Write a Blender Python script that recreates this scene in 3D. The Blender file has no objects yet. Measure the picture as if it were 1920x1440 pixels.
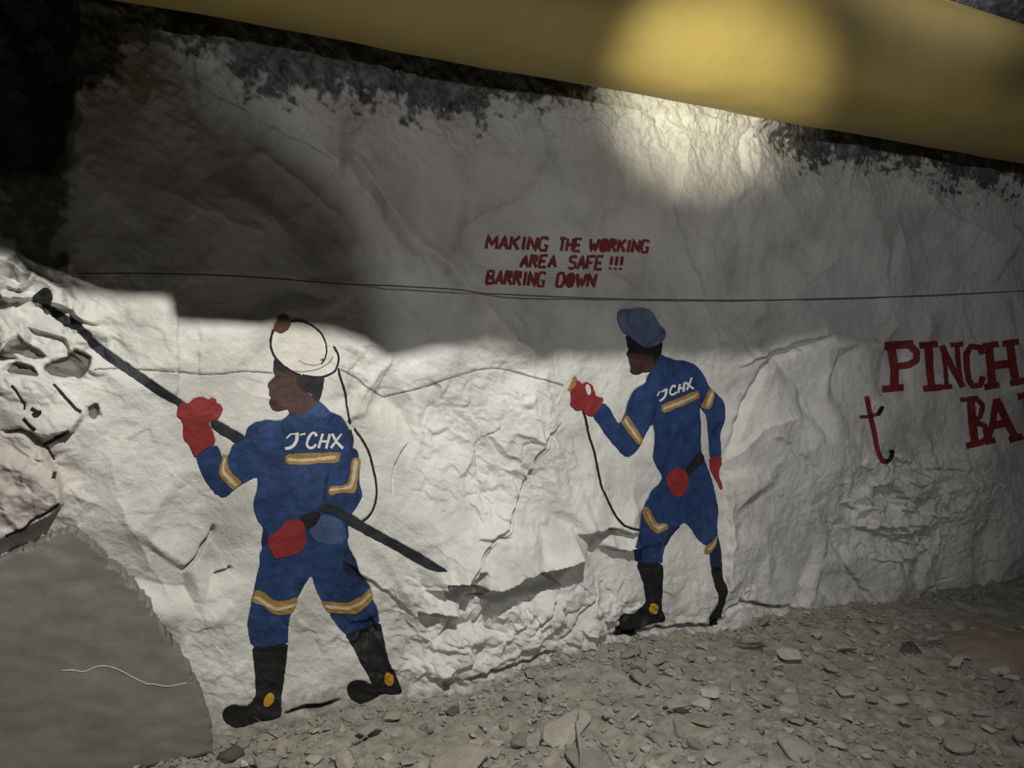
import bpy, bmesh, math, random
import numpy as np
from mathutils import Vector, Matrix
from mathutils.geometry import delaunay_2d_cdt

S = bpy.context.scene
COL = S.collection
random.seed(7)

# ------------------------------------------------------------------ camera
FPX = 1442.0
PITCH = math.atan(84 / FPX)
CAMZ = 1.56
cam = bpy.data.cameras.new('camera')
cam.sensor_width = 36.0
cam.lens = 36.0 * FPX / 1920.0
cam.clip_start = 0.02
camo = bpy.data.objects.new('camera', cam)
camo.location = (0, 0, CAMZ)
camo.rotation_euler = (math.pi / 2 - PITCH, 0, 0)
COL.objects.link(camo)
S.camera = camo

# ------------------------------------------------------------------ view + world
S.view_settings.view_transform = 'Standard'
S.view_settings.look = 'None'
S.view_settings.gamma = 1.0
S.view_settings.use_curve_mapping = False
S.view_settings.exposure = 0.0
W = bpy.data.worlds.new('world')
S.world = W
W.use_nodes = True
W.node_tree.nodes['Background'].inputs[0].default_value = (1.0, 0.97, 0.9, 1)
W.node_tree.nodes['Background'].inputs[1].default_value = 0.020

# ------------------------------------------------------------------ lamps of the place
L1P = Vector((0.35, 0.86, 3.20))      # flood lamp under the roof, its beam cut by an added plate
L2P = Vector((2.2, -0.8, 2.2))       # weaker lamp further right
L3P = Vector((0.10, -0.10, 1.44))      # cap lamp of the photographer
L4P = Vector((3.92, 0.91, 3.30))         # roof lamp of the drive


def spot(name, p, target, power, size, blend, col, rad):
    l = bpy.data.lights.new(name, 'SPOT')
    l.energy = power
    l.spot_size = math.radians(size)
    l.spot_blend = blend
    l.color = col
    l.shadow_soft_size = rad
    o = bpy.data.objects.new(name, l)
    o.location = p
    o.rotation_euler = (Vector(target) - p).to_track_quat('-Z', 'Y').to_euler()
    COL.objects.link(o)
    return o


spot('work_lamp_light', L1P, (-0.80, 3.19, 1.24), 430, 116, 1.0, (1.0, 0.985, 0.92), 0.005)
spot('side_lamp_light', L2P, (1.1, 3.6, 2.1), 150, 105, 1.0, (0.94, 0.95, 1.0), 0.022)
spot('cap_lamp_light', L3P, (1.05, 4.10, 2.90), 900, 17.5, 1.0, (1.0, 0.95, 0.72), 0.03)
spot('roof_lamp_light', L4P, (1.9, 4.05, 4.62), 640, 58, 1.0, (0.90, 0.92, 1.0), 0.06)

# ------------------------------------------------------------------ wall frame
DW = 3.2
NX, NY = 0.4602, -0.8878
DX, DY = 0.8878, 0.4602
NV = Vector((NX, NY, 0))
DV = Vector((DX, DY, 0))
CP, SP = math.cos(PITCH), math.sin(PITCH)


def ray(x, y):
    a = (x - 960) / FPX
    b = (720 - y) / FPX
    return a, CP + b * SP, -SP + b * CP


def uvh_world(u, v, h):
    k = h - DW
    return Vector((k * NX + u * DX, k * NY + u * DY, v))


def project(u, v, h=0.0):
    k = h - DW
    X = k * NX + u * DX
    Y = k * NY + u * DY
    Z = v - CAMZ
    zc = Y * CP - Z * SP
    yc = Y * SP + Z * CP
    return 960 + FPX * X / zc, 720 - FPX * yc / zc


# ------------------------------------------------------------------ numpy noise
rng = np.random.RandomState(11)
PERM = rng.permutation(512)
PERM = np.concatenate([PERM, PERM, PERM])
GA = rng.rand(512) * 2 * np.pi
GXA, GYA = np.cos(GA), np.sin(GA)


def hsh(ix, iy):
    return PERM[(PERM[ix & 511] + (iy & 511))] & 511


def perlin(x, y):
    x = x + 100.0
    y = y + 100.0
    ix = np.floor(x).astype(int)
    iy = np.floor(y).astype(int)
    fx, fy = x - ix, y - iy
    w = fx * fx * fx * (fx * (fx * 6 - 15) + 10)
    t = fy * fy * fy * (fy * (fy * 6 - 15) + 10)

    def g(dx, dy):
        k = hsh(ix + dx, iy + dy)
        return GXA[k] * (fx - dx) + GYA[k] * (fy - dy)
    a = g(0, 0) * (1 - w) + g(1, 0) * w
    b = g(0, 1) * (1 - w) + g(1, 1) * w
    return (a * (1 - t) + b * t) * 1.5


def fbm(x, y, o=4, gain=0.5):
    r = 0
    a = 1.0
    for i in range(o):
        r = r + a * perlin(x * 2 ** i + 17.3 * i, y * 2 ** i + 5.1 * i)
        a *= gain
    return r


def ridged(x, y, o=4):
    r = 0
    a = 1.0
    for i in range(o):
        r = r + a * (1 - 2 * np.abs(perlin(x * 2 ** i + 31.7 * i, y * 2 ** i + 9.4 * i)))
        a *= 0.5
    return r


def facets(x, y, seed=0):
    """worley blocks: random tilted planes per cell, plus distance to the cell border"""
    x = x + 60.0 + seed * 13.7
    y = y + 60.0 + seed * 7.9
    ix = np.floor(x).astype(int)
    iy = np.floor(y).astype(int)
    f1 = np.full(x.shape, 9.0)
    f2 = np.full(x.shape, 9.0)
    hv = np.zeros(x.shape)
    for dx in (-1, 0, 1):
        for dy in (-1, 0, 1):
            k = hsh(ix + dx, iy + dy)
            px = ix + dx + 0.5 + 0.42 * GXA[k]
            py = iy + dy + 0.5 + 0.42 * GYA[(k * 7 + 3) & 511]
            d = np.hypot(x - px, y - py)
            q = (k * 13 + 5) & 511
            pv = GXA[q] * (x - px) + GYA[(q * 3) & 511] * (y - py) + 0.55 * GXA[(q * 5 + 1) & 511]
            n = d < f1
            f2 = np.where(n, f1, np.minimum(f2, d))
            hv = np.where(n, pv, hv)
            f1 = np.where(n, d, f1)
    return hv, f2 - f1


def sstep(a, b, x):
    t = np.clip((x - a) / (b - a), 0, 1)
    return t * t * (3 - 2 * t)


# ------------------------------------------------------------------ rock wall relief
GS = 0.005
U0, U1, V0, V1 = -1.1, 6.9, -0.25, 3.75
us = np.arange(U0, U1, GS)
vs = np.arange(V0, V1, GS)
UU, VV = np.meshgrid(us, vs)
NVV, NUU = UU.shape
H = np.zeros(UU.shape)
PX0, PY0 = project(UU, VV, 0.0)


def hs(u, v):
    fu = min(max((u - U0) / GS, 0), NUU - 1.001)
    fv = min(max((v - V0) / GS, 0), NVV - 1.001)
    i, j = int(fu), int(fv)
    a, b = fu - i, fv - j
    if a + b <= 1:
        z = H[j, i]
        return float(z + a * (H[j, i + 1] - z) + b * (H[j + 1, i] - z))
    z = H[j + 1, i + 1]
    return float(z + (1 - a) * (H[j + 1, i] - z) + (1 - b) * (H[j, i + 1] - z))


def cast(x, y):
    """where the sight line through a photo point meets the rock"""
    rx, ry, rz = ray(x, y)
    rn = rx * NX + ry * NY
    rd = rx * DX + ry * DY
    h = 0.0
    for _ in range(7):
        t = (h - DW) / rn
        u, v = t * rd, CAMZ + t * rz
        h = 0.4 * h + 0.6 * hs(u, v)
    return u, v


def region(cx, cy, rx, ry, soft=0.5):
    d = np.hypot((PX0 - cx) / rx, (PY0 - cy) / ry)
    return 1 - sstep(1 - soft, 1 + soft, d)


H += 0.050 * fbm(UU * 0.9, VV * 0.9 + 3, 3)
f, e = facets(UU * 2.0 + 0.25 * fbm(UU * 2, VV * 2, 2), VV * 2.0 + 0.6 * UU + 0.25 * fbm(UU * 2 + 9, VV * 2, 2), 1)
FIG = np.maximum.reduce([region(570, 690, 80, 110, 0.3), region(560, 900, 150, 170, 0.3), region(590, 1150, 150, 220, 0.3),
                         region(380, 800, 70, 90, 0.3), region(1200, 640, 60, 90, 0.3), region(1250, 820, 130, 170, 0.3), region(1270, 1050, 110, 150, 0.3)])
H += 0.055 * f * sstep(0.0, 0.45, e) * (1 - 0.75 * FIG)
# arch of the drive towards the roof
H += 0.42 * np.clip(VV - 2.55, 0, 9) ** 2
# opening / recess at the far upper left
rec = (1 - sstep(105, 150, PX0 + 14 * fbm(UU * 9, VV * 9, 2))) * (1 - sstep(270, 330, PY0 + 25 * fbm(UU * 6, VV * 6, 2)))
H -= 0.30 * rec


def poly_dist(pts, reach):
    """signed distance to a polyline (left side positive) + taper, inside its box"""
    P = [cast(*p) for p in pts]
    a = np.array(P)
    i0 = max(int((a[:, 0].min() - reach - U0) / GS), 0)
    i1 = min(int((a[:, 0].max() + reach - U0) / GS) + 1, NUU)
    j0 = max(int((a[:, 1].min() - reach - V0) / GS), 0)
    j1 = min(int((a[:, 1].max() + reach - V0) / GS) + 1, NVV)
    x = UU[j0:j1, i0:i1] + 0.012 * perlin(UU[j0:j1, i0:i1] * 14, VV[j0:j1, i0:i1] * 14)
    y = VV[j0:j1, i0:i1] + 0.012 * perlin(UU[j0:j1, i0:i1] * 14 + 40, VV[j0:j1, i0:i1] * 14)
    best = np.full(x.shape, 99.0)
    sg = np.ones(x.shape)
    bc = np.zeros(x.shape)
    tp = np.zeros(x.shape)
    n = len(P) - 1
    for k in range(n):
        ax, ay = P[k]
        bx, by = P[k + 1]
        dx, dy = bx - ax, by - ay
        L2 = dx * dx + dy * dy + 1e-9
        t = np.clip(((x - ax) * dx + (y - ay) * dy) / L2, 0, 1)
        d = np.hypot(x - ax - t * dx, y - ay - t * dy)
        c = dx * (y - ay) - dy * (x - ax)
        pc = np.abs(c) / math.sqrt(L2)
        m = (d < best - 1e-7) | ((d < best + 1e-7) & (pc > bc))
        best = np.where(m, d, best)
        bc = np.where(m, pc, bc)
        sg = np.where(m, np.sign(c), sg)
        tp = np.where(m, (k + t) / n, tp)
    tap = np.minimum(1, np.minimum(tp, 1 - tp) * 6 + 0.0)
    return (slice(j0, j1), slice(i0, i1)), best, sg, tap


def crack(pts, depth, w):
    s, d, g, tp = poly_dist(pts, w * 4)
    H[s] -= depth * np.exp(-(d / w) ** 2) * tp


def ridge(pts, ht, w):
    s, d, g, tp = poly_dist(pts, w * 5)
    H[s] += ht * np.exp(-d / w) * tp


def ledge(pts, ht, fall, up=1, sharp=0.007):
    s, d, g, tp = poly_dist(pts, fall * 4)
    sd = d * g * up
    H[s] += ht * sstep(-sharp, sharp, sd) * np.exp(-np.maximum(sd, 0) / fall) * tp


def inside(poly):
    r = np.zeros(PX0.shape, bool)
    n = len(poly)
    for i in range(n):
        x1, y1 = poly[i]
        x2, y2 = poly[(i + 1) % n]
        if y1 == y2:
            continue
        c = ((y1 > PYJ) != (y2 > PYJ)) & (PXJ < (x2 - x1) * (PYJ - y1) / (y2 - y1) + x1)
        r ^= c
    return r


PXJ = PX0 + 5 * fbm(UU * 12, VV * 12, 3)
PYJ = PY0 + 5 * fbm(UU * 12 + 50, VV * 12, 3)


def soften(A, n):
    for _ in range(n):
        for ax in (0, 1):
            A = (np.roll(A, 1, ax) + A + np.roll(A, -1, ax)) / 3
    return A


def block(poly, ht, tx=0.0, ty=0.0):
    """raised or sunk block of rock; tx, ty tilt it per 100 px"""
    m = inside(poly)
    w = soften(m.astype(float), 1)
    m = w > 0
    cx = sum(p[0] for p in poly) / len(poly)
    cy = sum(p[1] for p in poly) / len(poly)
    H[m] += w[m] * (ht + tx * (PX0[m] - cx) / 100 + ty * (PY0[m] - cy) / 100)


# big folds
ridge([(560, 240), (640, 295), (700, 365), (745, 440), (830, 500), (900, 580), (960, 640), (1040, 695)], 0.085, 0.10)
ledge([(600, 270), (650, 300), (705, 370), (750, 445), (835, 505), (905, 585), (965, 645)], 0.035, 0.25, 1, 0.02)
crack([(690, 480), (735, 560), (800, 620), (880, 660)], 0.018, 0.0300)
ledge([(1235, 210), (1285, 270), (1262, 390), (1290, 480), (1320, 560), (1350, 640), (1390, 668)], 0.028, 0.20, 1, 0.010)
ledge([(1530, 330), (1572, 420), (1560, 490), (1500, 540), (1488, 600)], 0.055, 0.14, -1, 0.010)
ridge([(1040, 300), (1000, 350), (955, 385), (890, 410), (850, 450)], 0.035, 0.04)
ridge([(1270, 400), (1350, 500), (1400, 640)], 0.010, 0.04)
ledge([(280, 90), (400, 180), (520, 250), (640, 300)], 0.050, 0.14, -1, 0.012)
ridge([(1690, 330), (1760, 400), (1900, 470)], 0.05, 0.10)
ridge([(430, 250), (540, 330), (640, 410), (690, 500)], 0.04, 0.06)
ridge([(260, 340), (400, 400), (520, 450)], 0.015, 0.05)
# crevice right of the second figure
crack([(1580, 625), (1490, 652), (1435, 690), (1405, 742), (1388, 795), (1358, 858)], 0.045, 0.0220)
ledge([(1350, 868), (1390, 838), (1425, 800), (1500, 780)], 0.035, 0.12, -1)
ledge([(1380, 690), (1430, 668), (1500, 640), (1560, 628)], 0.030, 0.06, 1)
ledge([(1360, 880), (1362, 960), (1360, 1060), (1362, 1130)], 0.045, 0.10, 1)
ridge([(1400, 870), (1470, 930), (1530, 990), (1580, 1060)], 0.018, 0.03)
crack([(1450, 820), (1500, 850), (1540, 890)], 0.020, 0.0200)
# lower right cracks and blocks
crack([(1562, 1018), (1585, 1060), (1612, 1098), (1650, 1133)], 0.048, 0.0084)
crack([(1710, 1138), (1745, 1106), (1790, 1082)], 0.048, 0.0077)
crack([(1722, 878), (1770, 882), (1815, 886)], 0.042, 0.0091)
block([(1628, 990), (1632, 950), (1665, 930), (1700, 940), (1745, 966), (1725, 985), (1685, 983)], 0.035, -0.02, 0.03)
block([(1626, 926), (1670, 898), (1705, 938), (1668, 932), (1632, 950)], -0.10)
block([(1630, 1025), (1700, 1010), (1745, 1030), (1700, 1050), (1640, 1050)], 0.02, 0, 0.03)
ledge([(1740, 940), (1790, 905), (1850, 900), (1918, 930)], 0.03, 0.10, -1)
ledge([(1620, 1000), (1700, 1000), (1790, 960), (1850, 915)], 0.035, 0.10, 1)
# middle: long crack and the overhang under it
crack([(1055, 792), (1022, 825), (992, 870), (966, 930), (942, 985), (902, 1020), (872, 1068), (835, 1110)], 0.048, 0.0070)
ledge([(835, 1112), (872, 1068), (902, 1020), (942, 985), (966, 930), (992, 870), (1022, 825), (1055, 792)], 0.040, 0.16, 1)
ledge([(790, 1108), (835, 1096), (875, 1094), (910, 1096), (945, 1082), (985, 1063), (1018, 1060), (1050, 1048), (1082, 1034), (1110, 1020)], 0.150, 0.22, 1)
ledge([(1080, 1003), (1112, 990), (1150, 988), (1190, 1000)], 0.070, 0.12, 1)
ledge([(1120, 1022), (1165, 1028), (1200, 1022)], 0.080, 0.10, 1)
crack([(895, 1016), (930, 1014), (965, 1008)], 0.032, 0.0070)
crack([(870, 1120), (845, 1165), (820, 1200)], 0.048, 0.0077)
crack([(925, 1115), (905, 1160), (890, 1190)], 0.045, 0.0077)
crack([(1050, 1110), (1025, 1155), (1000, 1185)], 0.048, 0.0070)
crack([(1120, 1115), (1085, 1165), (1050, 1205)], 0.048, 0.0070)
ledge([(785, 1145), (820, 1150), (860, 1145)], 0.070, 0.08, 1)
block([(930, 1140), (1000, 1120), (1045, 1115), (1030, 1170), (985, 1215), (930, 1240)], 0.020, 0.01, 0.0)
block([(795, 1190), (880, 1170), (900, 1190), (870, 1245), (795, 1270)], 0.020, 0.0, 0.02)
block([(868, 1116), (905, 1108), (945, 1082), (990, 1060), (1018, 1068), (1046, 1090), (1000, 1106), (930, 1120)], -0.11)
block([(826, 1086), (850, 1080), (880, 1062), (890, 1060), (884, 1092), (852, 1122), (828, 1120)], -0.10)
block([(1028, 1066), (1060, 1040), (1080, 1032), (1083, 1046), (1042, 1080)], -0.07)
block([(784, 1150), (812, 1142), (822, 1165), (806, 1178), (790, 1172)], -0.06)
block([(1085, 1004), (1112, 990), (1150, 990), (1150, 1000), (1115, 1010), (1095, 1030)], -0.05)
crack([(530, 1340), (580, 1330), (640, 1318)], 0.080, 0.0098)
crack([(870, 1275), (930, 1262), (1000, 1240), (1050, 1218)], 0.080, 0.0098)
crack([(1140, 1196), (1230, 1180), (1330, 1174), (1360, 1160)], 0.080, 0.0098)
crack([(1362, 1152), (1390, 1128), (1440, 1140), (1492, 1138)], 0.080, 0.0098)
crack([(830, 1290), (855, 1280), (880, 1295)], 0.060, 0.0200)
# left of and around the first figure
crack([(338, 1072), (368, 1045), (390, 1010), (405, 985)], 0.048, 0.0070)
crack([(735, 930), (742, 872), (752, 850), (768, 828)], 0.032, 0.0049)
crack([(398, 1082), (425, 1070), (432, 1060)], 0.032, 0.0056)
ledge([(333, 560), (331, 640), (334, 705), (330, 760)], 0.018, 0.10, -1)
ledge([(376, 610), (374, 660), (378, 720)], 0.010, 0.06, 1)
for q in range(5):
    ridge([(640 + 9 * q, 800 - 4 * q), (672 + 9 * q, 745 - 6 * q), (712 + 6 * q, 690 - 8 * q)], 0.014, 0.010)
ledge([(640, 1050), (690, 1085), (740, 1120), (780, 1160)], 0.022, 0.08, 1)
ridge([(195, 830), (215, 900), (240, 980), (300, 1080), (340, 1160)], 0.022, 0.05)
# the rocks at the far left
block([(-60, 690), (60, 700), (100, 712), (135, 745), (152, 775), (140, 805), (85, 815), (45, 800), (-60, 815)], 0.055, 0.0, 0.02)
block([(-60, 800), (52, 812), (80, 835), (105, 880), (118, 920), (112, 945), (60, 985), (20, 1005), (-60, 1020)], 0.085, 0.02, 0.0)
block([(-60, 470), (10, 480), (60, 510), (120, 545), (130, 580), (60, 560), (-60, 560)], 0.05, 0, 0.03)
block([(80, 690), (95, 680), (128, 668), (140, 655), (172, 670), (168, 692), (150, 712), (95, 702)], -0.035)
block([(8, 698), (28, 676), (60, 690), (78, 706)], -0.04)
block([(-40, 668), (12, 640), (40, 632), (62, 650), (90, 672), (40, 674)], -0.02)
block([(163, 762), (184, 754), (188, 776), (178, 786), (166, 780)], -0.03)
# roughness by zone
rough = 0.25 + 0.0 * UU
rough += 0.9 * region(920, 830, 120, 140)
rough += 1.0 * region(70, 620, 150, 110)
rough += 1.0 * region(1000, 1190, 420, 110)
rough += 0.6 * region(1740, 960, 190, 110)
rough += 0.6 * region(1300, 1080, 90, 120)
rough += 0.5 * region(600, 1230, 220, 110)
rough += 0.7 * region(60, 900, 90, 100)
rough += 1.1 * (1 - sstep(170, 290, PY0 - 0.05 * (PX0 - 960)))
rough += 0.5 * region(650, 720, 60, 90)
f2, e2 = facets(UU * 9 + 0.4 * fbm(UU * 8, VV * 8, 2), VV * 9 + UU * 5 + 0.4 * fbm(UU * 8 + 5, VV * 8, 2), 3)
f3, e3 = facets(UU * 22 + 0.4 * fbm(UU * 20, VV * 20, 2), VV * 22 + UU * 9, 5)
rough = rough * (1 - 0.7 * FIG)
H += rough * (0.016 * f2 * sstep(0, 0.30, e2) + 0.006 * f3 * sstep(0, 0.3, e3))
chaos = region(60, 610, 120, 110, 0.4) + 0.5 * region(1000, 1200, 320, 70, 0.4) + 0.6 * region(1690, 950, 110, 90, 0.4)
f4, e4 = facets(UU * 7 + 0.3 * fbm(UU * 9, VV * 9, 2), VV * 9 + UU * 3, 6)
H += chaos * 0.075 * f4 * sstep(0, 0.22, e4)
H += (0.0015 + 0.004 * rough) * fbm(UU * 16, VV * 16, 3)
WET = 1 - sstep(60, 170, PY0 - (205 + 0.16 * (PX0 - 1180) * (PX0 > 1180)) + 30 * fbm(UU * 4, VV * 4, 2))
H += 0.0045 * WET * fbm(UU * 26, VV * 26, 3)
H += 0.0035 * (1 - FIG) * sstep(0.35, 1.0, rough) * ridged(UU * 5 + VV * 3, VV * 5 - UU * 2, 3)
# whitewash mask : 1 painted, 0 bare rock
topx = [-600, 60, 130, 250, 330, 420, 450, 560, 640, 720, 830, 900, 980, 1080, 1180, 1300, 1430, 1500, 1700, 1800, 1920, 2600]
topy = [330, 330, 190, 90, 85, 110, 165, 172, 175, 200, 215, 205, 200, 180, 130, 150, 235, 300, 315, 340, 350, 420]
rag = 40 * fbm(UU * 7, VV * 7, 4) + 30 * fbm(UU * 28, VV * 28, 3)
WHITE = sstep(-15, 15, PY0 + rag - np.interp(PX0, topx, topy))
leftdark = (1 - sstep(115, 150, PX0 + rag * 0.6)) * (1 - sstep(470, 520, PY0 + rag - 0.3 * PX0))
WHITE *= 1 - leftdark * np.clip(0.95 - 0.55 * sstep(0.05, 0.25, fbm(UU * 7 + 3, VV * 7, 3)), 0, 1)
DUST = sstep(-25, 60, PY0 + rag * 0.8 - np.interp(PX0, [0, 400, 800, 1100, 1300, 1500, 1920], [1325, 1330, 1275, 1200, 1182, 1135, 1100]))
PINK = 0.5 * region(60, 900, 70, 90) + 0.4 * region(660, 215, 70, 40) + 0.25 * region(780, 350, 200, 120)

# ------------------------------------------------------------------ materials


def newmat(name):
    m = bpy.data.materials.new(name)
    m.use_nodes = True
    nt = m.node_tree
    b = nt.nodes['Principled BSDF']
    return m, nt, b


def N(nt, t, **kw):
    n = nt.nodes.new(t)
    for k, v in kw.items():
        setattr(n, k, v)
    return n


def noise(nt, scale, detail=4.0, rough=0.6, vec=None):
    n = N(nt, 'ShaderNodeTexNoise')
    n.inputs['Scale'].default_value = scale
    n.inputs['Detail'].default_value = detail
    n.inputs['Roughness'].default_value = rough
    if vec is None:
        g = N(nt, 'ShaderNodeNewGeometry')
        nt.links.new(g.outputs['Position'], n.inputs['Vector'])
    else:
        nt.links.new(vec, n.inputs['Vector'])
    return n.outputs['Fac']


def ramp(nt, fac, stops):
    r = N(nt, 'ShaderNodeValToRGB')
    cr = r.color_ramp
    cr.elements[0].position, cr.elements[0].color = stops[0][0], (*stops[0][1], 1)
    cr.elements[1].position, cr.elements[1].color = stops[-1][0], (*stops[-1][1], 1)
    for p, c in stops[1:-1]:
        q = cr.elements.new(p)
        q.color = (*c, 1)
    nt.links.new(fac, r.inputs['Fac'])
    return r.outputs['Color']


def mixc(nt, fac, a, b):
    m = N(nt, 'ShaderNodeMix', data_type='RGBA')
    if isinstance(fac, float):
        m.inputs[0].default_value = fac
    else:
        nt.links.new(fac, m.inputs[0])
    for s, v in ((m.inputs[6], a), (m.inputs[7], b)):
        if isinstance(v, tuple):
            s.default_value = (*v, 1)
        else:
            nt.links.new(v, s)
    return m.outputs[2]


def bump(nt, b, scales, strength, dist):
    prev = None
    for sc, st in scales:
        bp = N(nt, 'ShaderNodeBump')
        bp.inputs['Strength'].default_value = strength * st
        bp.inputs['Distance'].default_value = dist
        nt.links.new(noise(nt, sc, 5.0, 0.65), bp.inputs['Height'])
        if prev:
            nt.links.new(prev.outputs['Normal'], bp.inputs['Normal'])
        prev = bp
    nt.links.new(prev.outputs['Normal'], b.inputs['Normal'])


def attr(nt, name):
    a = N(nt, 'ShaderNodeAttribute')
    a.attribute_name = name
    return a.outputs['Fac']


WALLB = [(26, 0.7), (80, 0.6), (240, 0.35)]


def wall_material():
    m, nt, b = newmat('whitewashed_rock')
    white = ramp(nt, noise(nt, 3.2, 6, 0.6), [(0.28, (0.44, 0.425, 0.39)), (0.5, (0.64, 0.625, 0.585)), (0.72, (0.75, 0.735, 0.69))])
    pink = mixc(nt, attr(nt, 'pink'), white, (0.48, 0.37, 0.34))
    dusty = ramp(nt, noise(nt, 9, 6, 0.65), [(0.3, (0.17, 0.165, 0.14)), (0.55, (0.30, 0.285, 0.245)), (0.75, (0.38, 0.365, 0.32))])
    lower = mixc(nt, attr(nt, 'dust'), pink, dusty)
    bare = ramp(nt, noise(nt, 14, 6, 0.7), [(0.3, (0.045, 0.045, 0.045)), (0.52, (0.12, 0.12, 0.12)), (0.72, (0.30, 0.298, 0.292))])
    nt.links.new(mixc(nt, attr(nt, 'white'), bare, lower), b.inputs['Base Color'])
    rr = ramp(nt, attr(nt, 'wet'), [(0.0, (0.74, 0.74, 0.74)), (1.0, (0.27, 0.27, 0.27))])
    nt.links.new(rr, b.inputs['Roughness'])
    bump(nt, b, WALLB, 0.8, 0.008)
    return m


def paint(name, c, var=0.25, rough=0.55):
    m, nt, b = newmat(name)
    d = tuple(x * (1 - var) for x in c)
    l = tuple(min(1, x * (1 + var) + 0.01 * var) for x in c)
    nt.links.new(ramp(nt, noise(nt, 14, 5, 0.65), [(0.3, d), (0.7, l)]), b.inputs['Base Color'])
    b.inputs['Roughness'].default_value = rough
    b.inputs['Specular IOR Level'].default_value = 0.28
    bump(nt, b, WALLB, 0.55, 0.008)
    return m


M_WALL = wall_material()
M = {
    'blue': paint('blue_paint', (0.017, 0.041, 0.122), 0.36),
    'navy': paint('dark_blue_paint', (0.013, 0.022, 0.055), 0.3),
    'paleblue': paint('pale_blue_paint', (0.055, 0.085, 0.185), 0.3),
    'capblue': paint('blue_grey_paint', (0.115, 0.155, 0.235), 0.40),
    'midnavy': paint('deep_blue_paint', (0.016, 0.034, 0.095), 0.35),
    'red': paint('red_paint', (0.235, 0.027, 0.028), 0.22),
    'textred': paint('brick_red_paint', (0.225, 0.030, 0.028), 0.30),
    'black': paint('black_paint', (0.012, 0.012, 0.013), 0.4),
    'barblack': paint('slate_black_paint', (0.020, 0.023, 0.027), 0.4),
    'skin': paint('brown_paint', (0.056, 0.026, 0.022), 0.3),
    'hair': paint('blackish_paint', (0.012, 0.012, 0.015), 0.4),
    'lampbrown': paint('rust_brown_paint', (0.105, 0.048, 0.024), 0.4),
    'gold': paint('ochre_paint', (0.31, 0.185, 0.050), 0.3),
    'white': paint('white_paint', (0.66, 0.64, 0.58), 0.1),
    'cream': paint('cream_paint', (0.52, 0.45, 0.33), 0.25),
    'orange': paint('orange_paint', (0.50, 0.27, 0.025), 0.2),
    'grey': paint('grey_paint', (0.16, 0.155, 0.135), 0.25),
    'linegrey': paint('line_grey_paint', (0.24, 0.23, 0.21), 0.3),
}


def simple(name, lo, hi, scale=12, rough=0.8, bs=0.4, metal=0.0, dist=0.006):
    m, nt, b = newmat(name)
    nt.links.new(ramp(nt, noise(nt, scale, 6, 0.65), [(0.3, lo), (0.72, hi)]), b.inputs['Base Color'])
    b.inputs['Roughness'].default_value = rough
    b.inputs['Metallic'].default_value = metal
    bump(nt, b, [(40, 0.7), (150, 0.5)], bs, dist)
    return m


M_FLOOR = simple('gravel_ground', (0.19, 0.178, 0.148), (0.39, 0.37, 0.315), 16, 0.9, 0.9)
M_MUD = simple('grey_mud', (0.150, 0.144, 0.127), (0.205, 0.197, 0.176), 5, 0.5, 0.5)
M_ROOF = simple('bare_roof_rock', (0.05, 0.052, 0.06), (0.20, 0.205, 0.225), 4, 0.7, 0.8)
M_DUCT = simple('yellow_fabric', (0.40, 0.30, 0.095), (0.47, 0.36, 0.12), 3, 0.6, 0.05)
M_SEAM = simple('yellow_seam', (0.36, 0.25, 0.05), (0.42, 0.29, 0.07), 6, 0.6, 0.1)
M_WIRE = simple('dark_cable', (0.08, 0.078, 0.074), (0.13, 0.127, 0.12), 20, 0.6, 0.1)
M_STEEL = simple('black_steel', (0.02, 0.02, 0.02), (0.035, 0.035, 0.035), 20, 0.5, 0.1, 0.5)
M_BROWN = simple('brown_ground', (0.20, 0.155, 0.11), (0.31, 0.25, 0.185), 8, 0.9, 0.6)


def stone_mat(name, a, b_):
    m, nt, b = newmat(name)
    oi = N(nt, 'ShaderNodeObjectInfo')
    base = ramp(nt, oi.outputs['Random'], [(0.0, a), (1.0, b_)])
    v = ramp(nt, noise(nt, 30, 6, 0.7), [(0.3, (0.72, 0.72, 0.72)), (0.7, (1.1, 1.08, 1.05))])
    mm = N(nt, 'ShaderNodeMix', data_type='RGBA', blend_type='MULTIPLY')
    mm.inputs[0].default_value = 1.0
    nt.links.new(base, mm.inputs[6])
    nt.links.new(v, mm.inputs[7])
    nt.links.new(mm.outputs[2], b.inputs['Base Color'])
    b.inputs['Roughness'].default_value = 0.85
    bump(nt, b, [(50, 0.7), (160, 0.5)], 0.5, 0.005)
    return m


M_STONE = stone_mat('loose_stone', (0.22, 0.208, 0.175), (0.42, 0.40, 0.345))
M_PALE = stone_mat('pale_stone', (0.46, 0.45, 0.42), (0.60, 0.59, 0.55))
M_DARK = stone_mat('dark_stone', (0.07, 0.07, 0.065), (0.10, 0.10, 0.09))

# ------------------------------------------------------------------ object helpers


def link(name, me, mat, parent=None):
    if mat:
        me.materials.append(mat)
    o = bpy.data.objects.new(name, me)
    COL.objects.link(o)
    if parent:
        o.parent = parent
        o.matrix_parent_inverse = Matrix.Translation(-parent.location)
    return o


def tag(o, label=None, cat=None, group=None, kind=None):
    if label:
        o['label'] = label
    if cat:
        o['category'] = cat
    if group:
        o['group'] = group
    if kind:
        o['kind'] = kind
    return o


def thing(name, loc, label, cat, group=None):
    o = bpy.data.objects.new(name, None)
    o.location = loc
    o.empty_display_size = 0.1
    COL.objects.link(o)
    return tag(o, label, cat, group)


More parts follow.
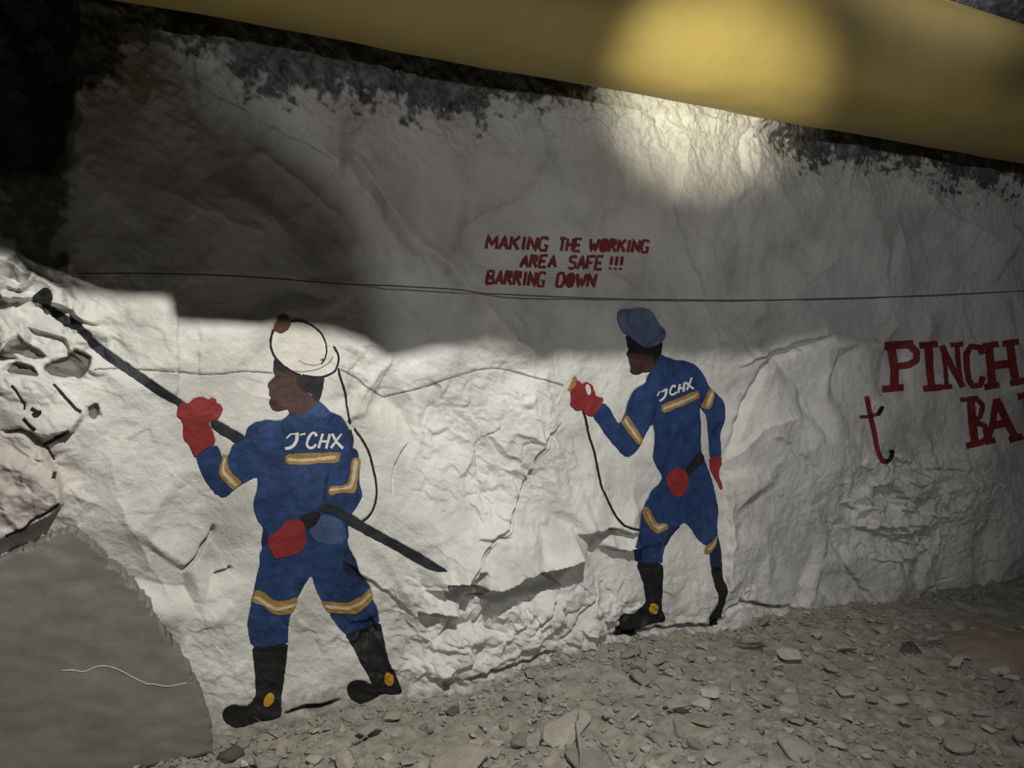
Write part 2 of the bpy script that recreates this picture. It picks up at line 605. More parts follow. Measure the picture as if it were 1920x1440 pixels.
def grid_mesh(name, X, Y, Z, flip=False):
    r, c = X.shape
    me = bpy.data.meshes.new(name)
    co = np.stack([X, Y, Z], -1).reshape(-1, 3).astype(np.float32)
    idx = np.arange(r * c).reshape(r, c)
    q = np.concatenate([np.stack([idx[:-1, :-1], idx[:-1, 1:], idx[1:, :-1]], -1).reshape(-1, 3),
                        np.stack([idx[:-1, 1:], idx[1:, 1:], idx[1:, :-1]], -1).reshape(-1, 3)])
    if flip:
        q = q[:, ::-1]
    me.vertices.add(len(co))
    me.vertices.foreach_set('co', co.ravel())
    me.loops.add(q.size)
    me.loops.foreach_set('vertex_index', q.ravel().astype(np.int32))
    me.polygons.add(len(q))
    me.polygons.foreach_set('loop_start', np.arange(0, q.size, 3, dtype=np.int32))
    me.polygons.foreach_set('use_smooth', np.ones(len(q), bool))
    me.update()
    me.validate()
    return me


def set_attr(me, name, A):
    a = me.attributes.new(name, 'FLOAT', 'POINT')
    a.data.foreach_set('value', A.ravel().astype(np.float32))


# ------------------------------------------------------------------ setting
K = H - DW
wm = grid_mesh('wall_back', K * NX + UU * DX, K * NY + UU * DY, VV)
set_attr(wm, 'white', WHITE)
set_attr(wm, 'dust', DUST)
set_attr(wm, 'wet', WET)
set_attr(wm, 'pink', np.clip(PINK, 0, 1))
wall = link('wall_back', wm, M_WALL)
tag(wall, 'whitewashed rough rock side wall of the mine drive', kind='structure')

# floor: u along the wall, w away from it
fu = np.arange(-2.2, 8.6, 0.02)
fw = np.arange(-0.35, 5.2, 0.02)
FU, FW = np.meshgrid(fu, fw)


def floor_z(u, w):
    z = 0.016 * fbm(u * 1.6, w * 1.6, 3) - 0.012 + np.interp(u, [0.3, 0.9, 1.4, 1.75, 2.0, 2.35, 2.9, 3.5, 4.6, 5.8, 8], [-0.03, -0.05, -0.055, 0.0, 0.01, 0.01, -0.055, -0.04, -0.14, -0.17, -0.2])
    a, _ = facets(u * 7 + 0.3 * fbm(u * 6, w * 6, 2), w * 7, 8)
    b, _ = facets(u * 17, w * 17, 9)
    z = z + 0.014 * a + 0.008 * b + 0.006 * fbm(u * 20, w * 20, 2)
    z = z + 0.02 * np.exp(-np.maximum(w, 0) / 0.10) * (0.3 + 1.2 * fbm(u * 6, w * 6, 2))
    return z


FZ = floor_z(FU, FW)
kf = FW - DW
fm = grid_mesh('floor', kf * NX + FU * DX, kf * NY + FU * DY, FZ, True)
floor = link('floor', fm, M_FLOOR)
tag(floor, 'broken grey gravel floor of the mine drive', kind='structure')

# roof
ru = np.arange(-2.2, 9.5, 0.05)
rw = np.arange(0.35, 5.4, 0.05)
RU, RW = np.meshgrid(ru, rw)
RZ = 3.62 + 0.10 * fbm(RU * 0.9, RW * 0.9, 4) + 0.04 * facets(RU * 2.5, RW * 2.5, 4)[0]
kr = RW - DW
rm = grid_mesh('ceiling', kr * NX + RU * DX, kr * NY + RU * DY, RZ)
roof = link('ceiling', rm, M_ROOF)
tag(roof, 'bare dark rock roof of the mine drive', kind='structure')

# ------------------------------------------------------------------ ventilation duct along the roof


def theta(x, y):
    rx, ry, rz = ray(x, y)
    return math.atan2(rz, -(rx * NX + ry * NY))


t1, t2 = theta(1300, 196), theta(1805, 12)
RD = 0.36
half = (t2 - t1) / 2
dist = RD / math.sin(half)
DA, DZ = dist * math.cos((t1 + t2) / 2), CAMZ + dist * math.sin((t1 + t2) / 2)
d_u = np.arange(-2.0, 9.2, 0.04)
d_a = np.linspace(0, 2 * np.pi, 73)
AU, AA = np.meshgrid(d_u, d_a)
crease = 0.006 * fbm(AU * 1.6, np.cos(AA) * 2 + 2, 3) + 0.004 * fbm(AU * 0.8 + 9, np.sin(AA) * 3 + 2, 2)
RR = RD * (1 + 0 * AU) + crease 
KH = -DA + RR * np.cos(AA)      # measured along the wall normal from the camera
ZZ = DZ + RR * np.sin(AA)
loc = Vector((-DA * NX + 2.5 * DX, -DA * NY + 2.5 * DY, DZ))
duct = thing('ventilation_duct', loc, 'long yellow ventilation duct hung along the roof above the wall', 'duct')
dm = grid_mesh('duct_tube', KH * NX + AU * DX, KH * NY + AU * DY, ZZ)
link('duct_tube', dm, M_DUCT, duct)


def tube_mesh(name, pts, rad, seg=8, closed=False):
    bm = bmesh.new()
    rings = []
    n = len(pts)
    for i, p in enumerate(pts):
        a = pts[i - 1] if (i > 0 or closed) else pts[i]
        b = pts[(i + 1) % n] if (i < n - 1 or closed) else pts[i]
        t = (b - a).normalized()
        s = t.cross(Vector((0, 0, 1)))
        if s.length < 1e-3:
            s = t.cross(Vector((1, 0, 0)))
        s.normalize()
        q = s.cross(t)
        rings.append([bm.verts.new(p + rad * (math.cos(k * 2 * math.pi / seg) * s + math.sin(k * 2 * math.pi / seg) * q)) for k in range(seg)])
    for i in range(n - (0 if closed else 1)):
        A, B = rings[i], rings[(i + 1) % n]
        for k in range(seg):
            f_ = bm.faces.new((A[k], A[(k + 1) % seg], B[(k + 1) % seg], B[k]))
            f_.smooth = True
    if not closed:
        bm.faces.new(rings[0][::-1])
        bm.faces.new(rings[-1])
    bmesh.ops.recalc_face_normals(bm, faces=bm.faces)
    me = bpy.data.meshes.new(name)
    bm.to_mesh(me)
    bm.free()
    return me


def duct_pt(u, a, r):
    k = -DA + r * math.cos(a)
    return Vector((k * NX + u * DX, k * NY + u * DY, DZ + r * math.sin(a)))


for ang in (math.radians(52),):
    link('seam', tube_mesh('seam', [duct_pt(-1.9 + 0.1 * i, ang, RD + 0.003) for i in range(110)], 0.006, 6), M_SEAM, duct)
for uu in (-0.9, 7.6):
    link('joint_ring', tube_mesh('joint_ring', [duct_pt(uu, i * 2 * math.pi / 48, RD + 0.001) for i in range(48)], 0.008, 6, True), M_SEAM, duct)
    link('hanger', tube_mesh('hanger', [duct_pt(uu, math.pi / 2, RD), duct_pt(uu, math.pi / 2, RD + 0.5)], 0.004, 6), M_WIRE, duct)

# ------------------------------------------------------------------ paint on the rock


def chaikin(p, it=1, closed=True):
    for _ in range(it):
        q = []
        n = len(p)
        for i in range(n if closed else n - 1):
            a, b = p[i], p[(i + 1) % n]
            q.append((a[0] * 0.78 + b[0] * 0.22, a[1] * 0.78 + b[1] * 0.22))
            q.append((a[0] * 0.22 + b[0] * 0.78, a[1] * 0.22 + b[1] * 0.78))
        if not closed:
            q = [p[0]] + q + [p[-1]]
        p = q
    return p


def dens(p, step=5.0, closed=True):
    q = []
    n = len(p)
    for i in range(n if closed else n - 1):
        a, b = p[i], p[(i + 1) % n]
        L = math.hypot(b[0] - a[0], b[1] - a[1])
        m = max(1, int(L / step))
        for k in range(m):
            t = k / m
            q.append((a[0] + (b[0] - a[0]) * t, a[1] + (b[1] - a[1]) * t))
    if not closed:
        q.append(p[-1])
    return q


def stroke(pts, w, smooth=1, ends=(1, 1)):
    """outline of a brush stroke; w is a width or a list of widths"""
    if smooth:
        pts = chaikin(pts, smooth, False)
    p = dens(pts, 6.0, False)
    n = len(p)
    L, R = [], []
    for i in range(n):
        a, b = p[max(i - 1, 0)], p[min(i + 1, n - 1)]
        dx, dy = b[0] - a[0], b[1] - a[1]
        l = math.hypot(dx, dy) or 1
        t = i / (n - 1)
        ww = w if not isinstance(w, (list, tuple)) else w[0] + (w[1] - w[0]) * t
        if i == 0:
            ww *= ends[0]
        if i == n - 1:
            ww *= ends[1]
        nx, ny = -dy / l * ww / 2, dx / l * ww / 2
        L.append((p[i][0] + nx, p[i][1] + ny))
        R.append((p[i][0] - nx, p[i][1] - ny))
    return L + R[::-1]


def rag_edge(p, amp):
    out = []
    for i, (x, y) in enumerate(p):
        a = float(perlin(np.array([x * 0.11]), np.array([y * 0.11]))[0])
        b = float(perlin(np.array([x * 0.11 + 40]), np.array([y * 0.11]))[0])
        out.append((x + amp * a, y + amp * b))
    return out


SINK = np.zeros(H.shape)


def patch_data(poly, off, smooth=1, step=5.0, amp=1.2):
    if smooth:
        poly = chaikin(poly, smooth)
    p = rag_edge(dens(poly, step), amp)
    B = [cast(*q) for q in p]
    n = len(B)
    bx = [b[0] for b in B]
    by = [b[1] for b in B]
    co = [Vector(b) for b in B]
    # interior points on the wall's own grid
    i0, i1 = int((min(bx) - U0) / GS), int((max(bx) - U0) / GS) + 1
    j0, j1 = int((min(by) - V0) / GS), int((max(by) - V0) / GS) + 1
    BX, BY = np.array(bx), np.array(by)
    CX, CY = np.roll(BX, -1), np.roll(BY, -1)
    if (i1 - i0) > 1 and (j1 - j0) > 1:
        gx, gy = np.meshgrid(U0 + GS * np.arange(i0, i1 + 1), V0 + GS * np.arange(j0, j1 + 1))
        gx, gy = gx.ravel(), gy.ravel()
        ins = np.zeros(gx.shape, bool)
        dm = np.full(gx.shape, 9.0)
        for k in range(n):
            if BY[k] != CY[k]:
                ins ^= ((BY[k] > gy) != (CY[k] > gy)) & (gx < (CX[k] - BX[k]) * (gy - BY[k]) / (CY[k] - BY[k]) + BX[k])
            dx, dy = CX[k] - BX[k], CY[k] - BY[k]
            t = np.clip(((gx - BX[k]) * dx + (gy - BY[k]) * dy) / (dx * dx + dy * dy + 1e-12), 0, 1)
            dm = np.minimum(dm, np.hypot(gx - BX[k] - t * dx, gy - BY[k] - t * dy))
        ok = ins & (dm > 0.0015)
        co += [Vector((float(a), float(b))) for a, b in zip(gx[ok], gy[ok])]
        SINK[np.rint((gy[ins] - V0) / GS).astype(int), np.rint((gx[ins] - U0) / GS).astype(int)] = 0.004
    ed = [(i, (i + 1) % n) for i in range(n)]
    # the small shear makes every cell split along the same diagonal as the wall
    r = delaunay_2d_cdt([Vector((p.x + 0.06 * p.y, p.y)) for p in co], ed, [], 1, 1e-6)
    V = []
    for q in r[0]:
        x = q.x - 0.06 * q.y
        V.append(uvh_world(x, q.y, hs(x, q.y) + off))
    return V, [tuple(f_) for f_ in r[2]]


def mesh_from(name, datas):
    V, F = [], []
    for v, f_ in datas:
        o = len(V)
        V += v
        F += [tuple(i + o for i in t) for t in f_]
    me = bpy.data.meshes.new(name)
    me.from_pydata([tuple(v) for v in V], [], F)
    me.polygons.foreach_set('use_smooth', np.ones(len(me.polygons), bool))
    me.update()
    # normals towards the drive
    bm = bmesh.new()
    bm.from_mesh(me)
    for f_ in bm.faces:
        f_.normal_update()
        if f_.normal.dot(NV) < 0:
            f_.normal_flip()
    bm.to_mesh(me)
    bm.free()
    return me


def P(name, poly, mat, parent, lvl=0, smooth=1, label=None, amp=1.2):
    o = link(name, mesh_from(name, [patch_data(poly, 0.0016 + 0.0009 * lvl, smooth, amp=amp)]), M[mat], parent)
    if label:
        o['label'] = label
    return o


def PS(name, strokes, mat, parent, lvl=0, label=None, amp=0.8):
    """brush strokes, each a painted part of its own: (points, width[, smooth])"""
    o = None
    for s in strokes:
        sm = s[2] if len(s) > 2 else 1
        o = link(name, mesh_from(name, [patch_data(stroke(s[0], s[1], sm), 0.0016 + 0.0009 * lvl, 0, amp=amp)]), M[mat], parent)
        if label:
            o['label'] = label
    return o


def LT(letters, mat, parent, lvl=0, label=None, amp=0.8):
    """painted letters: each letter is one part, made of its strokes"""
    for strokes in letters:
        ds = [patch_data(stroke(s[0], s[1], s[2] if len(s) > 2 else 1), 0.0016 + 0.0009 * lvl + 0.00005 * k, 0, amp=amp) for k, s in enumerate(strokes)]
        o = link('letter', mesh_from('letter', ds), M[mat], parent)
        if label:
            o['label'] = label


def ell(cx, cy, rx, ry, rot=0, n=14):
    c, s = math.cos(math.radians(rot)), math.sin(math.radians(rot))
    return [(cx + rx * math.cos(t) * c - ry * math.sin(t) * s, cy + rx * math.cos(t) * s + ry * math.sin(t) * c)
            for t in [2 * math.pi * i / n for i in range(n)]]


def at(x, y):
    u, v = cast(x, y)
    return uvh_world(u, v, hs(u, v))


def stripe(parent, outer, inner, lvl=2):
    o = P('reflective_stripe', outer, 'gold', parent, lvl)
    P('stripe_centre', inner, 'cream', o, lvl + 1, label='pale centre of the ochre stripe')
    return o


# ---- first figure, with the long bar
m1 = thing('painted_person', at(560, 1340), 'larger painted person in blue coverall and white helmet, red gloves on a long black bar', 'painted person', 'painted people on the white wall')
P('face', [(513, 690), (516, 672), (525, 684), (545, 692), (562, 702), (562, 712), (558, 722), (570, 732), (583, 741), (592, 750), (596, 754), (588, 762), (572, 775), (556, 779), (543, 777), (540, 767), (534, 769), (519, 771), (509, 766), (505, 758), (505, 752), (509, 743), (504, 739), (505, 730), (502, 726), (502, 719), (509, 712), (516, 705), (513, 698)], 'skin', m1, 1)
P('hair', [(558, 702), (575, 704), (592, 705), (607, 704), (607, 717), (605, 730), (601, 745), (597, 754), (589, 748), (583, 738), (572, 732), (560, 725), (555, 717)], 'hair', m1, 2)
P('forehead', [(515, 666), (528, 681), (541, 691), (535, 697), (519, 696), (512, 690)], 'hair', m1, 2, label='dark brow under the helmet')
hel = P('helmet', [(533, 625), (545, 604), (558, 600), (573, 603), (588, 611), (600, 622), (611, 640), (615, 653), (622, 650), (630, 654), (635, 668), (634, 682), (627, 695), (612, 704), (590, 707), (565, 703), (546, 697), (528, 685), (515, 668), (508, 652), (507, 638), (511, 625), (518, 619)], 'white', m1, 3)
PS('helmet_outline', [([(512, 618), (508, 632), (507, 648), (510, 658), (515, 668), (528, 683), (548, 697), (563, 702)], [4.5, 2.2]),
                      ([(544, 603), (560, 601), (573, 604), (588, 612), (602, 625), (610, 641), (612, 653), (611, 664), (608, 676), (602, 684)], [4.5, 2.0]),
                      ([(625, 650), (632, 660), (635, 672), (632, 686), (627, 696), (615, 703), (600, 707), (582, 706), (566, 702)], [4.5, 2.5]),
                      ([(600, 676), (607, 672), (603, 682)], 2.0)], 'black', hel, 4, label='thin black outline of the white helmet')
PS('brim_line', [([(548, 695), (566, 697), (585, 695), (604, 689), (618, 679), (624, 668)], 2.2), ([(560, 676), (572, 683), (590, 685), (606, 680)], 1.6)], 'linegrey', hel, 4)
P('cap_lamp', [(531, 587), (539, 591), (541, 599), (546, 604), (541, 617), (535, 622), (527, 625), (518, 621), (511, 619), (516, 605), (522, 595)], 'lampbrown', m1, 5)
cov = P('coverall', [(533, 785), (545, 773), (562, 771), (583, 760), (597, 750), (609, 761), (621, 774), (635, 777), (647, 790), (654, 805), (659, 822), (658, 840), (670, 847), (673, 858), (675, 881), (673, 904), (678, 920), (679, 933), (670, 948), (660, 962), (655, 975), (652, 989), (654, 1000), (651, 1016), (656, 1031), (665, 1044), (671, 1060), (673, 1075), (687, 1088), (695, 1102), (698, 1125), (708, 1140), (709, 1158), (713, 1166), (682, 1178), (662, 1186), (647, 1190), (632, 1173), (618, 1150), (602, 1127), (590, 1098), (584, 1076), (568, 1102), (558, 1120), (547, 1147), (541, 1163), (540, 1192), (540, 1206), (498, 1216), (472, 1213), (465, 1183), (464, 1165), (470, 1133), (476, 1105), (482, 1075), (488, 1056), (486, 1039), (492, 1029), (490, 1015), (495, 990), (482, 975), (475, 952), (475, 943), (481, 921), (484, 904), (481, 893), (457, 906), (440, 917), (420, 936), (399, 922), (379, 892), (370, 866), (367, 853), (385, 843), (406, 834), (414, 848), (417, 862), (424, 858), (431, 849), (435, 834), (448, 826), (460, 817), (463, 802), (475, 792), (501, 787), (527, 789)], 'blue', m1, 0)
P('dark_fold', [(500, 852), (520, 845), (528, 858), (524, 880), (508, 884), (496, 872)], 'midnavy', cov, 1, 2, label='dark brushed fold beside the left arm')
P('dark_fold', [(645, 1030), (660, 1036), (670, 1056), (673, 1078), (660, 1082), (648, 1078), (642, 1060)], 'navy', cov, 1, 2, label='blackened patch on the right thigh')
PS('dark_fold', [([(616, 885), (612, 905), (608, 925), (611, 945)], [5, 10]), ([(531, 790), (527, 800), (536, 812)], 4), ([(654, 806), (660, 825), (657, 842)], 8), ([(672, 925), (668, 935)], 5)], 'navy', cov, 1)
P('faded_patch', [(585, 972), (605, 962), (640, 975), (650, 1000), (645, 1018), (615, 1022), (588, 1012), (578, 995)], 'paleblue', cov, 1, 2, label='faded paler blue patch on the hip')
P('elbow_patch', [(655, 838), (668, 842), (674, 855), (666, 858), (656, 850)], 'navy', cov, 1)
stripe(m1, [(535, 852), (560, 850), (600, 849), (638, 847), (637, 858), (634, 868), (600, 868), (570, 872), (535, 870)], [(539, 858), (560, 860), (600, 857), (631, 853), (630, 860), (600, 863), (560, 866), (539, 864)])
stripe(m1, [(416, 852), (427, 855), (426, 870), (430, 880), (438, 890), (448, 898), (454, 906), (443, 915), (437, 919), (428, 910), (415, 897), (410, 886), (411, 875), (416, 865)], [(420, 857), (424, 858), (419, 878), (425, 888), (446, 908), (440, 912), (425, 900), (415, 886), (417, 872)])
stripe(m1, [(658, 868), (663, 857), (674, 860), (677, 868), (672, 885), (671, 900), (668, 915), (664, 925), (655, 924), (635, 924), (618, 929), (614, 919), (620, 912), (640, 911), (650, 907), (655, 895), (657, 880)], [(664, 860), (671, 864), (668, 885), (665, 900), (660, 912), (655, 917), (635, 918), (618, 921), (618, 916), (640, 915), (653, 911), (659, 900), (661, 880)])
stripe(m1, [(474, 1118), (477, 1107), (488, 1106), (500, 1115), (515, 1126), (530, 1127), (545, 1122), (558, 1119), (557, 1130), (552, 1143), (545, 1150), (530, 1153), (515, 1152), (505, 1146), (495, 1136), (480, 1131), (472, 1128)], [(476, 1116), (488, 1119), (500, 1129), (515, 1138), (530, 1138), (555, 1130), (553, 1136), (530, 1144), (514, 1145), (500, 1137), (487, 1126), (475, 1121)])
stripe(m1, [(601, 1126), (620, 1128), (640, 1130), (655, 1129), (670, 1122), (685, 1111), (695, 1101), (698, 1113), (698, 1125), (685, 1138), (670, 1150), (655, 1151), (635, 1150), (616, 1149), (609, 1140)], [(606, 1133), (630, 1136), (655, 1137), (675, 1128), (694, 1110), (695, 1117), (678, 1133), (657, 1143), (632, 1143), (610, 1139)])
LT([[([(557, 812), (556, 826), (551, 835), (543, 840), (534, 841)], [7, 5]), ([(537, 822), (546, 813)], 3, 0), ([(546, 814), (560, 812)], 3, 0), ([(562, 815), (572, 813)], 3.5, 0)],
    [([(593, 818), (590, 811), (583, 813), (577, 823), (575, 834), (579, 840), (586, 839), (593, 833)], 5)],
    [([(605, 813), (597, 840)], 5, 0), ([(618, 814), (611, 841)], 5, 0), ([(601, 828), (615, 827)], 4, 0)],
    [([(622, 813), (630, 828), (643, 841)], [4.5, 5.5], 0), ([(640, 813), (620, 840)], [3, 5], 0)]], 'white', m1, 2, 'white letter on the back of the coverall')
P('belt', [(558, 970), (578, 960), (596, 957), (602, 966), (590, 986), (576, 992), (568, 980)], 'black', m1, 2)
P('belt', [(494, 990), (503, 996), (502, 1012), (497, 1022), (491, 1026), (490, 1012)], 'navy', m1, 1)
P('glove', [(331, 772), (335, 760), (343, 752), (350, 756), (355, 755), (362, 748), (372, 744), (383, 745), (390, 749), (397, 746), (404, 748), (406, 756), (413, 758), (418, 767), (415, 776), (409, 786), (400, 788), (393, 789), (392, 796), (398, 805), (402, 820), (404, 831), (390, 839), (376, 846), (366, 858), (361, 848), (355, 834), (344, 822), (343, 808), (345, 795), (338, 785), (332, 778)], 'red', m1, 4)
PS('glove_crease', [([(350, 757), (344, 768), (360, 780), (380, 790), (392, 796)], 2.2), ([(390, 750), (396, 757), (404, 758)], 1.6), ([(402, 761), (408, 768)], 1.6)], 'lampbrown', m1, 5)
P('glove', [(537, 974), (555, 974), (570, 978), (571, 995), (574, 1005), (574, 1020), (565, 1033), (552, 1040), (535, 1043), (515, 1049), (510, 1035), (503, 1025), (502, 1015), (505, 1005), (516, 997), (525, 990), (533, 980)], 'red', m1, 3)
b1 = P('boot', [(472, 1210), (498, 1213), (540, 1203), (538, 1230), (534, 1260), (530, 1290), (527, 1310), (528, 1335), (527, 1344), (510, 1349), (480, 1353), (470, 1358), (455, 1363), (440, 1364), (427, 1357), (418, 1348), (417, 1335), (424, 1325), (437, 1321), (460, 1325), (473, 1315), (480, 1300), (479, 1270), (476, 1240)], 'black', m1, 1)
P('ankle_badge', ell(504, 1312, 9, 14, 25), 'orange', b1, 2, 0, label='round orange badge on the boot')
b2 = P('boot', [(646, 1188), (662, 1184), (682, 1177), (713, 1164), (718, 1190), (724, 1220), (732, 1250), (742, 1265), (748, 1280), (754, 1299), (740, 1302), (715, 1300), (700, 1310), (690, 1317), (675, 1320), (660, 1312), (652, 1300), (650, 1288), (656, 1278), (668, 1274), (682, 1276), (701, 1286), (690, 1265), (675, 1240), (662, 1212)], 'black', m1, 1)
P('ankle_badge', ell(729, 1273, 9, 13, -8), 'orange', b2, 2, 0, label='round orange badge on the boot')
PS('lamp_cable', [([(634, 690), (637, 705), (642, 720), (647, 735), (650, 760), (654, 785), (657, 794)], 3.5), ([(664, 803), (680, 825), (693, 850), (700, 880), (706, 910), (705, 935), (698, 958), (687, 972), (674, 979)], 3.6)], 'black', m1, 3)

# ---- the long bar he holds
bar = thing('painted_bar', at(220, 665), 'long black painted bar slanting across the wall through the larger figure', 'painted bar')
P('shaft', [(96, 573), (120, 589), (152, 605), (160, 617), (171, 623), (176, 637), (200, 653), (240, 681), (300, 723), (352, 758), (342, 764), (333, 760), (290, 736), (235, 698), (210, 682), (185, 663), (168, 648), (158, 634), (144, 620), (130, 614), (115, 605), (100, 594), (92, 581)], 'barblack', bar, 2)
P('shaft', [(393, 789), (404, 786), (412, 790), (440, 806), (461, 818), (450, 826), (440, 830), (425, 820), (410, 811), (398, 803)], 'barblack', bar, 3)
P('shaft', [(594, 951), (607, 945), (625, 946), (640, 953), (660, 965), (700, 990), (760, 1022), (800, 1045), (828, 1063), (843, 1071), (812, 1071), (790, 1060), (750, 1036), (700, 1009), (675, 996), (655, 985), (640, 972), (622, 962), (604, 960)], 'barblack', bar, 3)
P('tip', [(60, 556), (73, 546), (80, 540), (88, 538), (98, 548), (99, 560), (95, 574), (92, 580), (84, 577), (75, 569), (63, 566)], 'black', bar, 3)

# ---- second figure, with the small lamp
m2 = thing('painted_person', at(1255, 1170), 'smaller painted person in blue cap and coverall raising a red glove to the left', 'painted person', 'painted people on the white wall')
P('face', [(1174, 633), (1177, 645), (1180, 655), (1175, 661), (1175, 667), (1179, 671), (1180, 680), (1182, 688), (1181, 697), (1188, 702), (1198, 702), (1208, 698), (1220, 698), (1230, 688), (1240, 668), (1240, 645), (1200, 640)], 'skin', m2, 0)
P('hair', [(1173, 628), (1186, 634), (1198, 644), (1212, 650), (1230, 646), (1242, 640), (1240, 655), (1237, 668), (1228, 680), (1224, 668), (1210, 665), (1190, 663), (1176, 661), (1179, 655), (1176, 645)], 'hair', m2, 1)
capo = P('cap', [(1157, 594), (1159, 584), (1165, 579), (1178, 580), (1188, 577), (1204, 576), (1220, 582), (1230, 596), (1237, 611), (1246, 617), (1249, 627), (1243, 640), (1230, 648), (1212, 652), (1198, 646), (1186, 636), (1171, 626), (1161, 613)], 'capblue', m2, 3)
PS('cap_seam', [([(1178, 582), (1175, 592), (1176, 604), (1184, 618)], 2.0), ([(1244, 618), (1236, 630), (1220, 638)], 2.5)], 'paleblue', capo, 4)
cov2 = P('coverall', [(1238, 664), (1250, 669), (1262, 675), (1281, 676), (1299, 681), (1311, 691), (1323, 710), (1329, 724), (1341, 736), (1355, 750), (1360, 766), (1359, 788), (1350, 813), (1352, 845), (1351, 858), (1330, 859), (1330, 842), (1327, 813), (1325, 780), (1313, 764), (1311, 767), (1314, 792), (1313, 837), (1320, 861), (1325, 873), (1335, 899), (1341, 930), (1347, 953), (1344, 984), (1345, 1005), (1350, 1018), (1352, 1046), (1353, 1064), (1331, 1062), (1330, 1040), (1335, 1020), (1323, 1024), (1307, 1010), (1302, 1002), (1292, 986), (1281, 979), (1269, 992), (1253, 1010), (1246, 1025), (1242, 1045), (1241, 1058), (1192, 1056), (1188, 1035), (1194, 1015), (1199, 994), (1201, 963), (1210, 943), (1220, 922), (1238, 904), (1243, 894), (1230, 873), (1224, 858), (1226, 840), (1228, 817), (1223, 790), (1210, 815), (1196, 843), (1176, 860), (1156, 841), (1133, 813), (1124, 797), (1111, 781), (1119, 766), (1131, 754), (1145, 768), (1151, 782), (1161, 796), (1172, 776), (1175, 762), (1182, 742), (1194, 726), (1210, 719), (1212, 706), (1222, 694), (1230, 679)], 'blue', m2, 1)
PS('dark_fold', [([(1228, 770), (1224, 785), (1218, 797)], 5), ([(1352, 790), (1340, 805), (1336, 815)], 5), ([(1190, 1028), (1215, 1026), (1240, 1020)], 7), ([(1246, 1020), (1258, 1000), (1272, 986)], 6)], 'navy', cov2, 2)
P('trouser_leg', [(1338, 1010), (1349, 1014), (1352, 1046), (1354, 1070), (1338, 1076), (1331, 1060), (1331, 1035)], 'navy', cov2, 2, label='dark lower leg of the trousers')
stripe(m2, [(1240, 758), (1275, 745), (1307, 731), (1312, 740), (1310, 747), (1280, 760), (1246, 775), (1240, 769)], [(1243, 763), (1275, 752), (1307, 738), (1307, 742), (1278, 756), (1245, 769)], 2)
stripe(m2, [(1175, 776), (1167, 787), (1164, 793), (1178, 812), (1194, 832), (1201, 834), (1206, 824), (1190, 800)], [(1171, 782), (1168, 788), (1182, 808), (1197, 829), (1200, 826), (1186, 804)], 2)
stripe(m2, [(1330, 725), (1341, 736), (1337, 752), (1331, 768), (1322, 767), (1311, 762), (1321, 748)], [(1333, 731), (1338, 736), (1328, 763), (1322, 761)], 2)
stripe(m2, [(1208, 949), (1217, 952), (1224, 968), (1231, 983), (1251, 980), (1252, 992), (1240, 998), (1230, 1000), (1220, 992), (1202, 964)], [(1209, 958), (1214, 959), (1228, 988), (1248, 984), (1247, 988), (1230, 994)], 2)
stripe(m2, [(1345, 1002), (1335, 1016), (1323, 1024), (1319, 1038), (1330, 1039), (1343, 1022)], [(1343, 1008), (1335, 1020), (1325, 1030), (1328, 1033), (1340, 1020)], 3)
LT([[([(1249, 728), (1248, 738), (1244, 747), (1236, 752)], [5, 4]), ([(1231, 742), (1236, 734)], 2.5, 0), ([(1239, 735), (1251, 729)], 3, 0)],
    [([(1266, 726), (1263, 722), (1258, 726), (1255, 734), (1257, 741), (1263, 739), (1268, 735)], 3.6)],
    [([(1274, 720), (1271, 737)], 4, 0), ([(1282, 717), (1281, 734)], 4, 0), ([(1272, 730), (1281, 726)], 3, 0)],
    [([(1284, 716), (1291, 722), (1300, 729)], 4, 0), ([(1296, 708), (1292, 719), (1287, 731)], 4, 0)]], 'white', m2, 2, 'white letter on the back of the coverall')
P('belt', [(1283, 881), (1297, 863), (1310, 844), (1319, 853), (1320, 863), (1306, 878), (1289, 896)], 'black', m2, 2)
P('glove', [(1247, 896), (1253, 884), (1269, 875), (1284, 883), (1291, 894), (1289, 917), (1279, 931), (1263, 931), (1252, 914)], 'red', m2, 3)
P('glove', [(1069, 738), (1070, 728), (1080, 713), (1086, 714), (1091, 720), (1099, 716), (1109, 721), (1115, 734), (1117, 744), (1129, 745), (1131, 752), (1119, 770), (1112, 782), (1097, 777), (1093, 768), (1080, 771), (1068, 759), (1070, 750)], 'red', m2, 2)
P('finger_gap', ell(1102, 730, 5, 10, -15), 'white', m2, 3, 0, label='white gap between finger and thumb')
P('glove', [(1329, 857), (1351, 855), (1353, 868), (1348, 881), (1348, 896), (1355, 914), (1352, 920), (1343, 902), (1330, 880)], 'red', m2, 2)
b3 = P('boot', [(1191, 1053), (1216, 1055), (1241, 1056), (1243, 1075), (1242, 1097), (1240, 1143), (1246, 1153), (1247, 1166), (1217, 1169), (1194, 1184), (1168, 1190), (1146, 1188), (1161, 1172), (1161, 1157), (1168, 1149), (1181, 1152), (1194, 1146), (1208, 1133), (1211, 1120), (1204, 1087)], 'black', m2, 2)
P('ankle_badge', ell(1225, 1141, 9, 10, 0), 'orange', b3, 3, 0, label='round yellow badge on the boot')
b4 = P('boot', [(1332, 1064), (1353, 1060), (1355, 1087), (1363, 1097), (1362, 1123), (1353, 1148), (1348, 1169), (1335, 1176), (1328, 1171), (1330, 1153), (1343, 1138), (1348, 1117), (1338, 1092)], 'black', m2, 2)

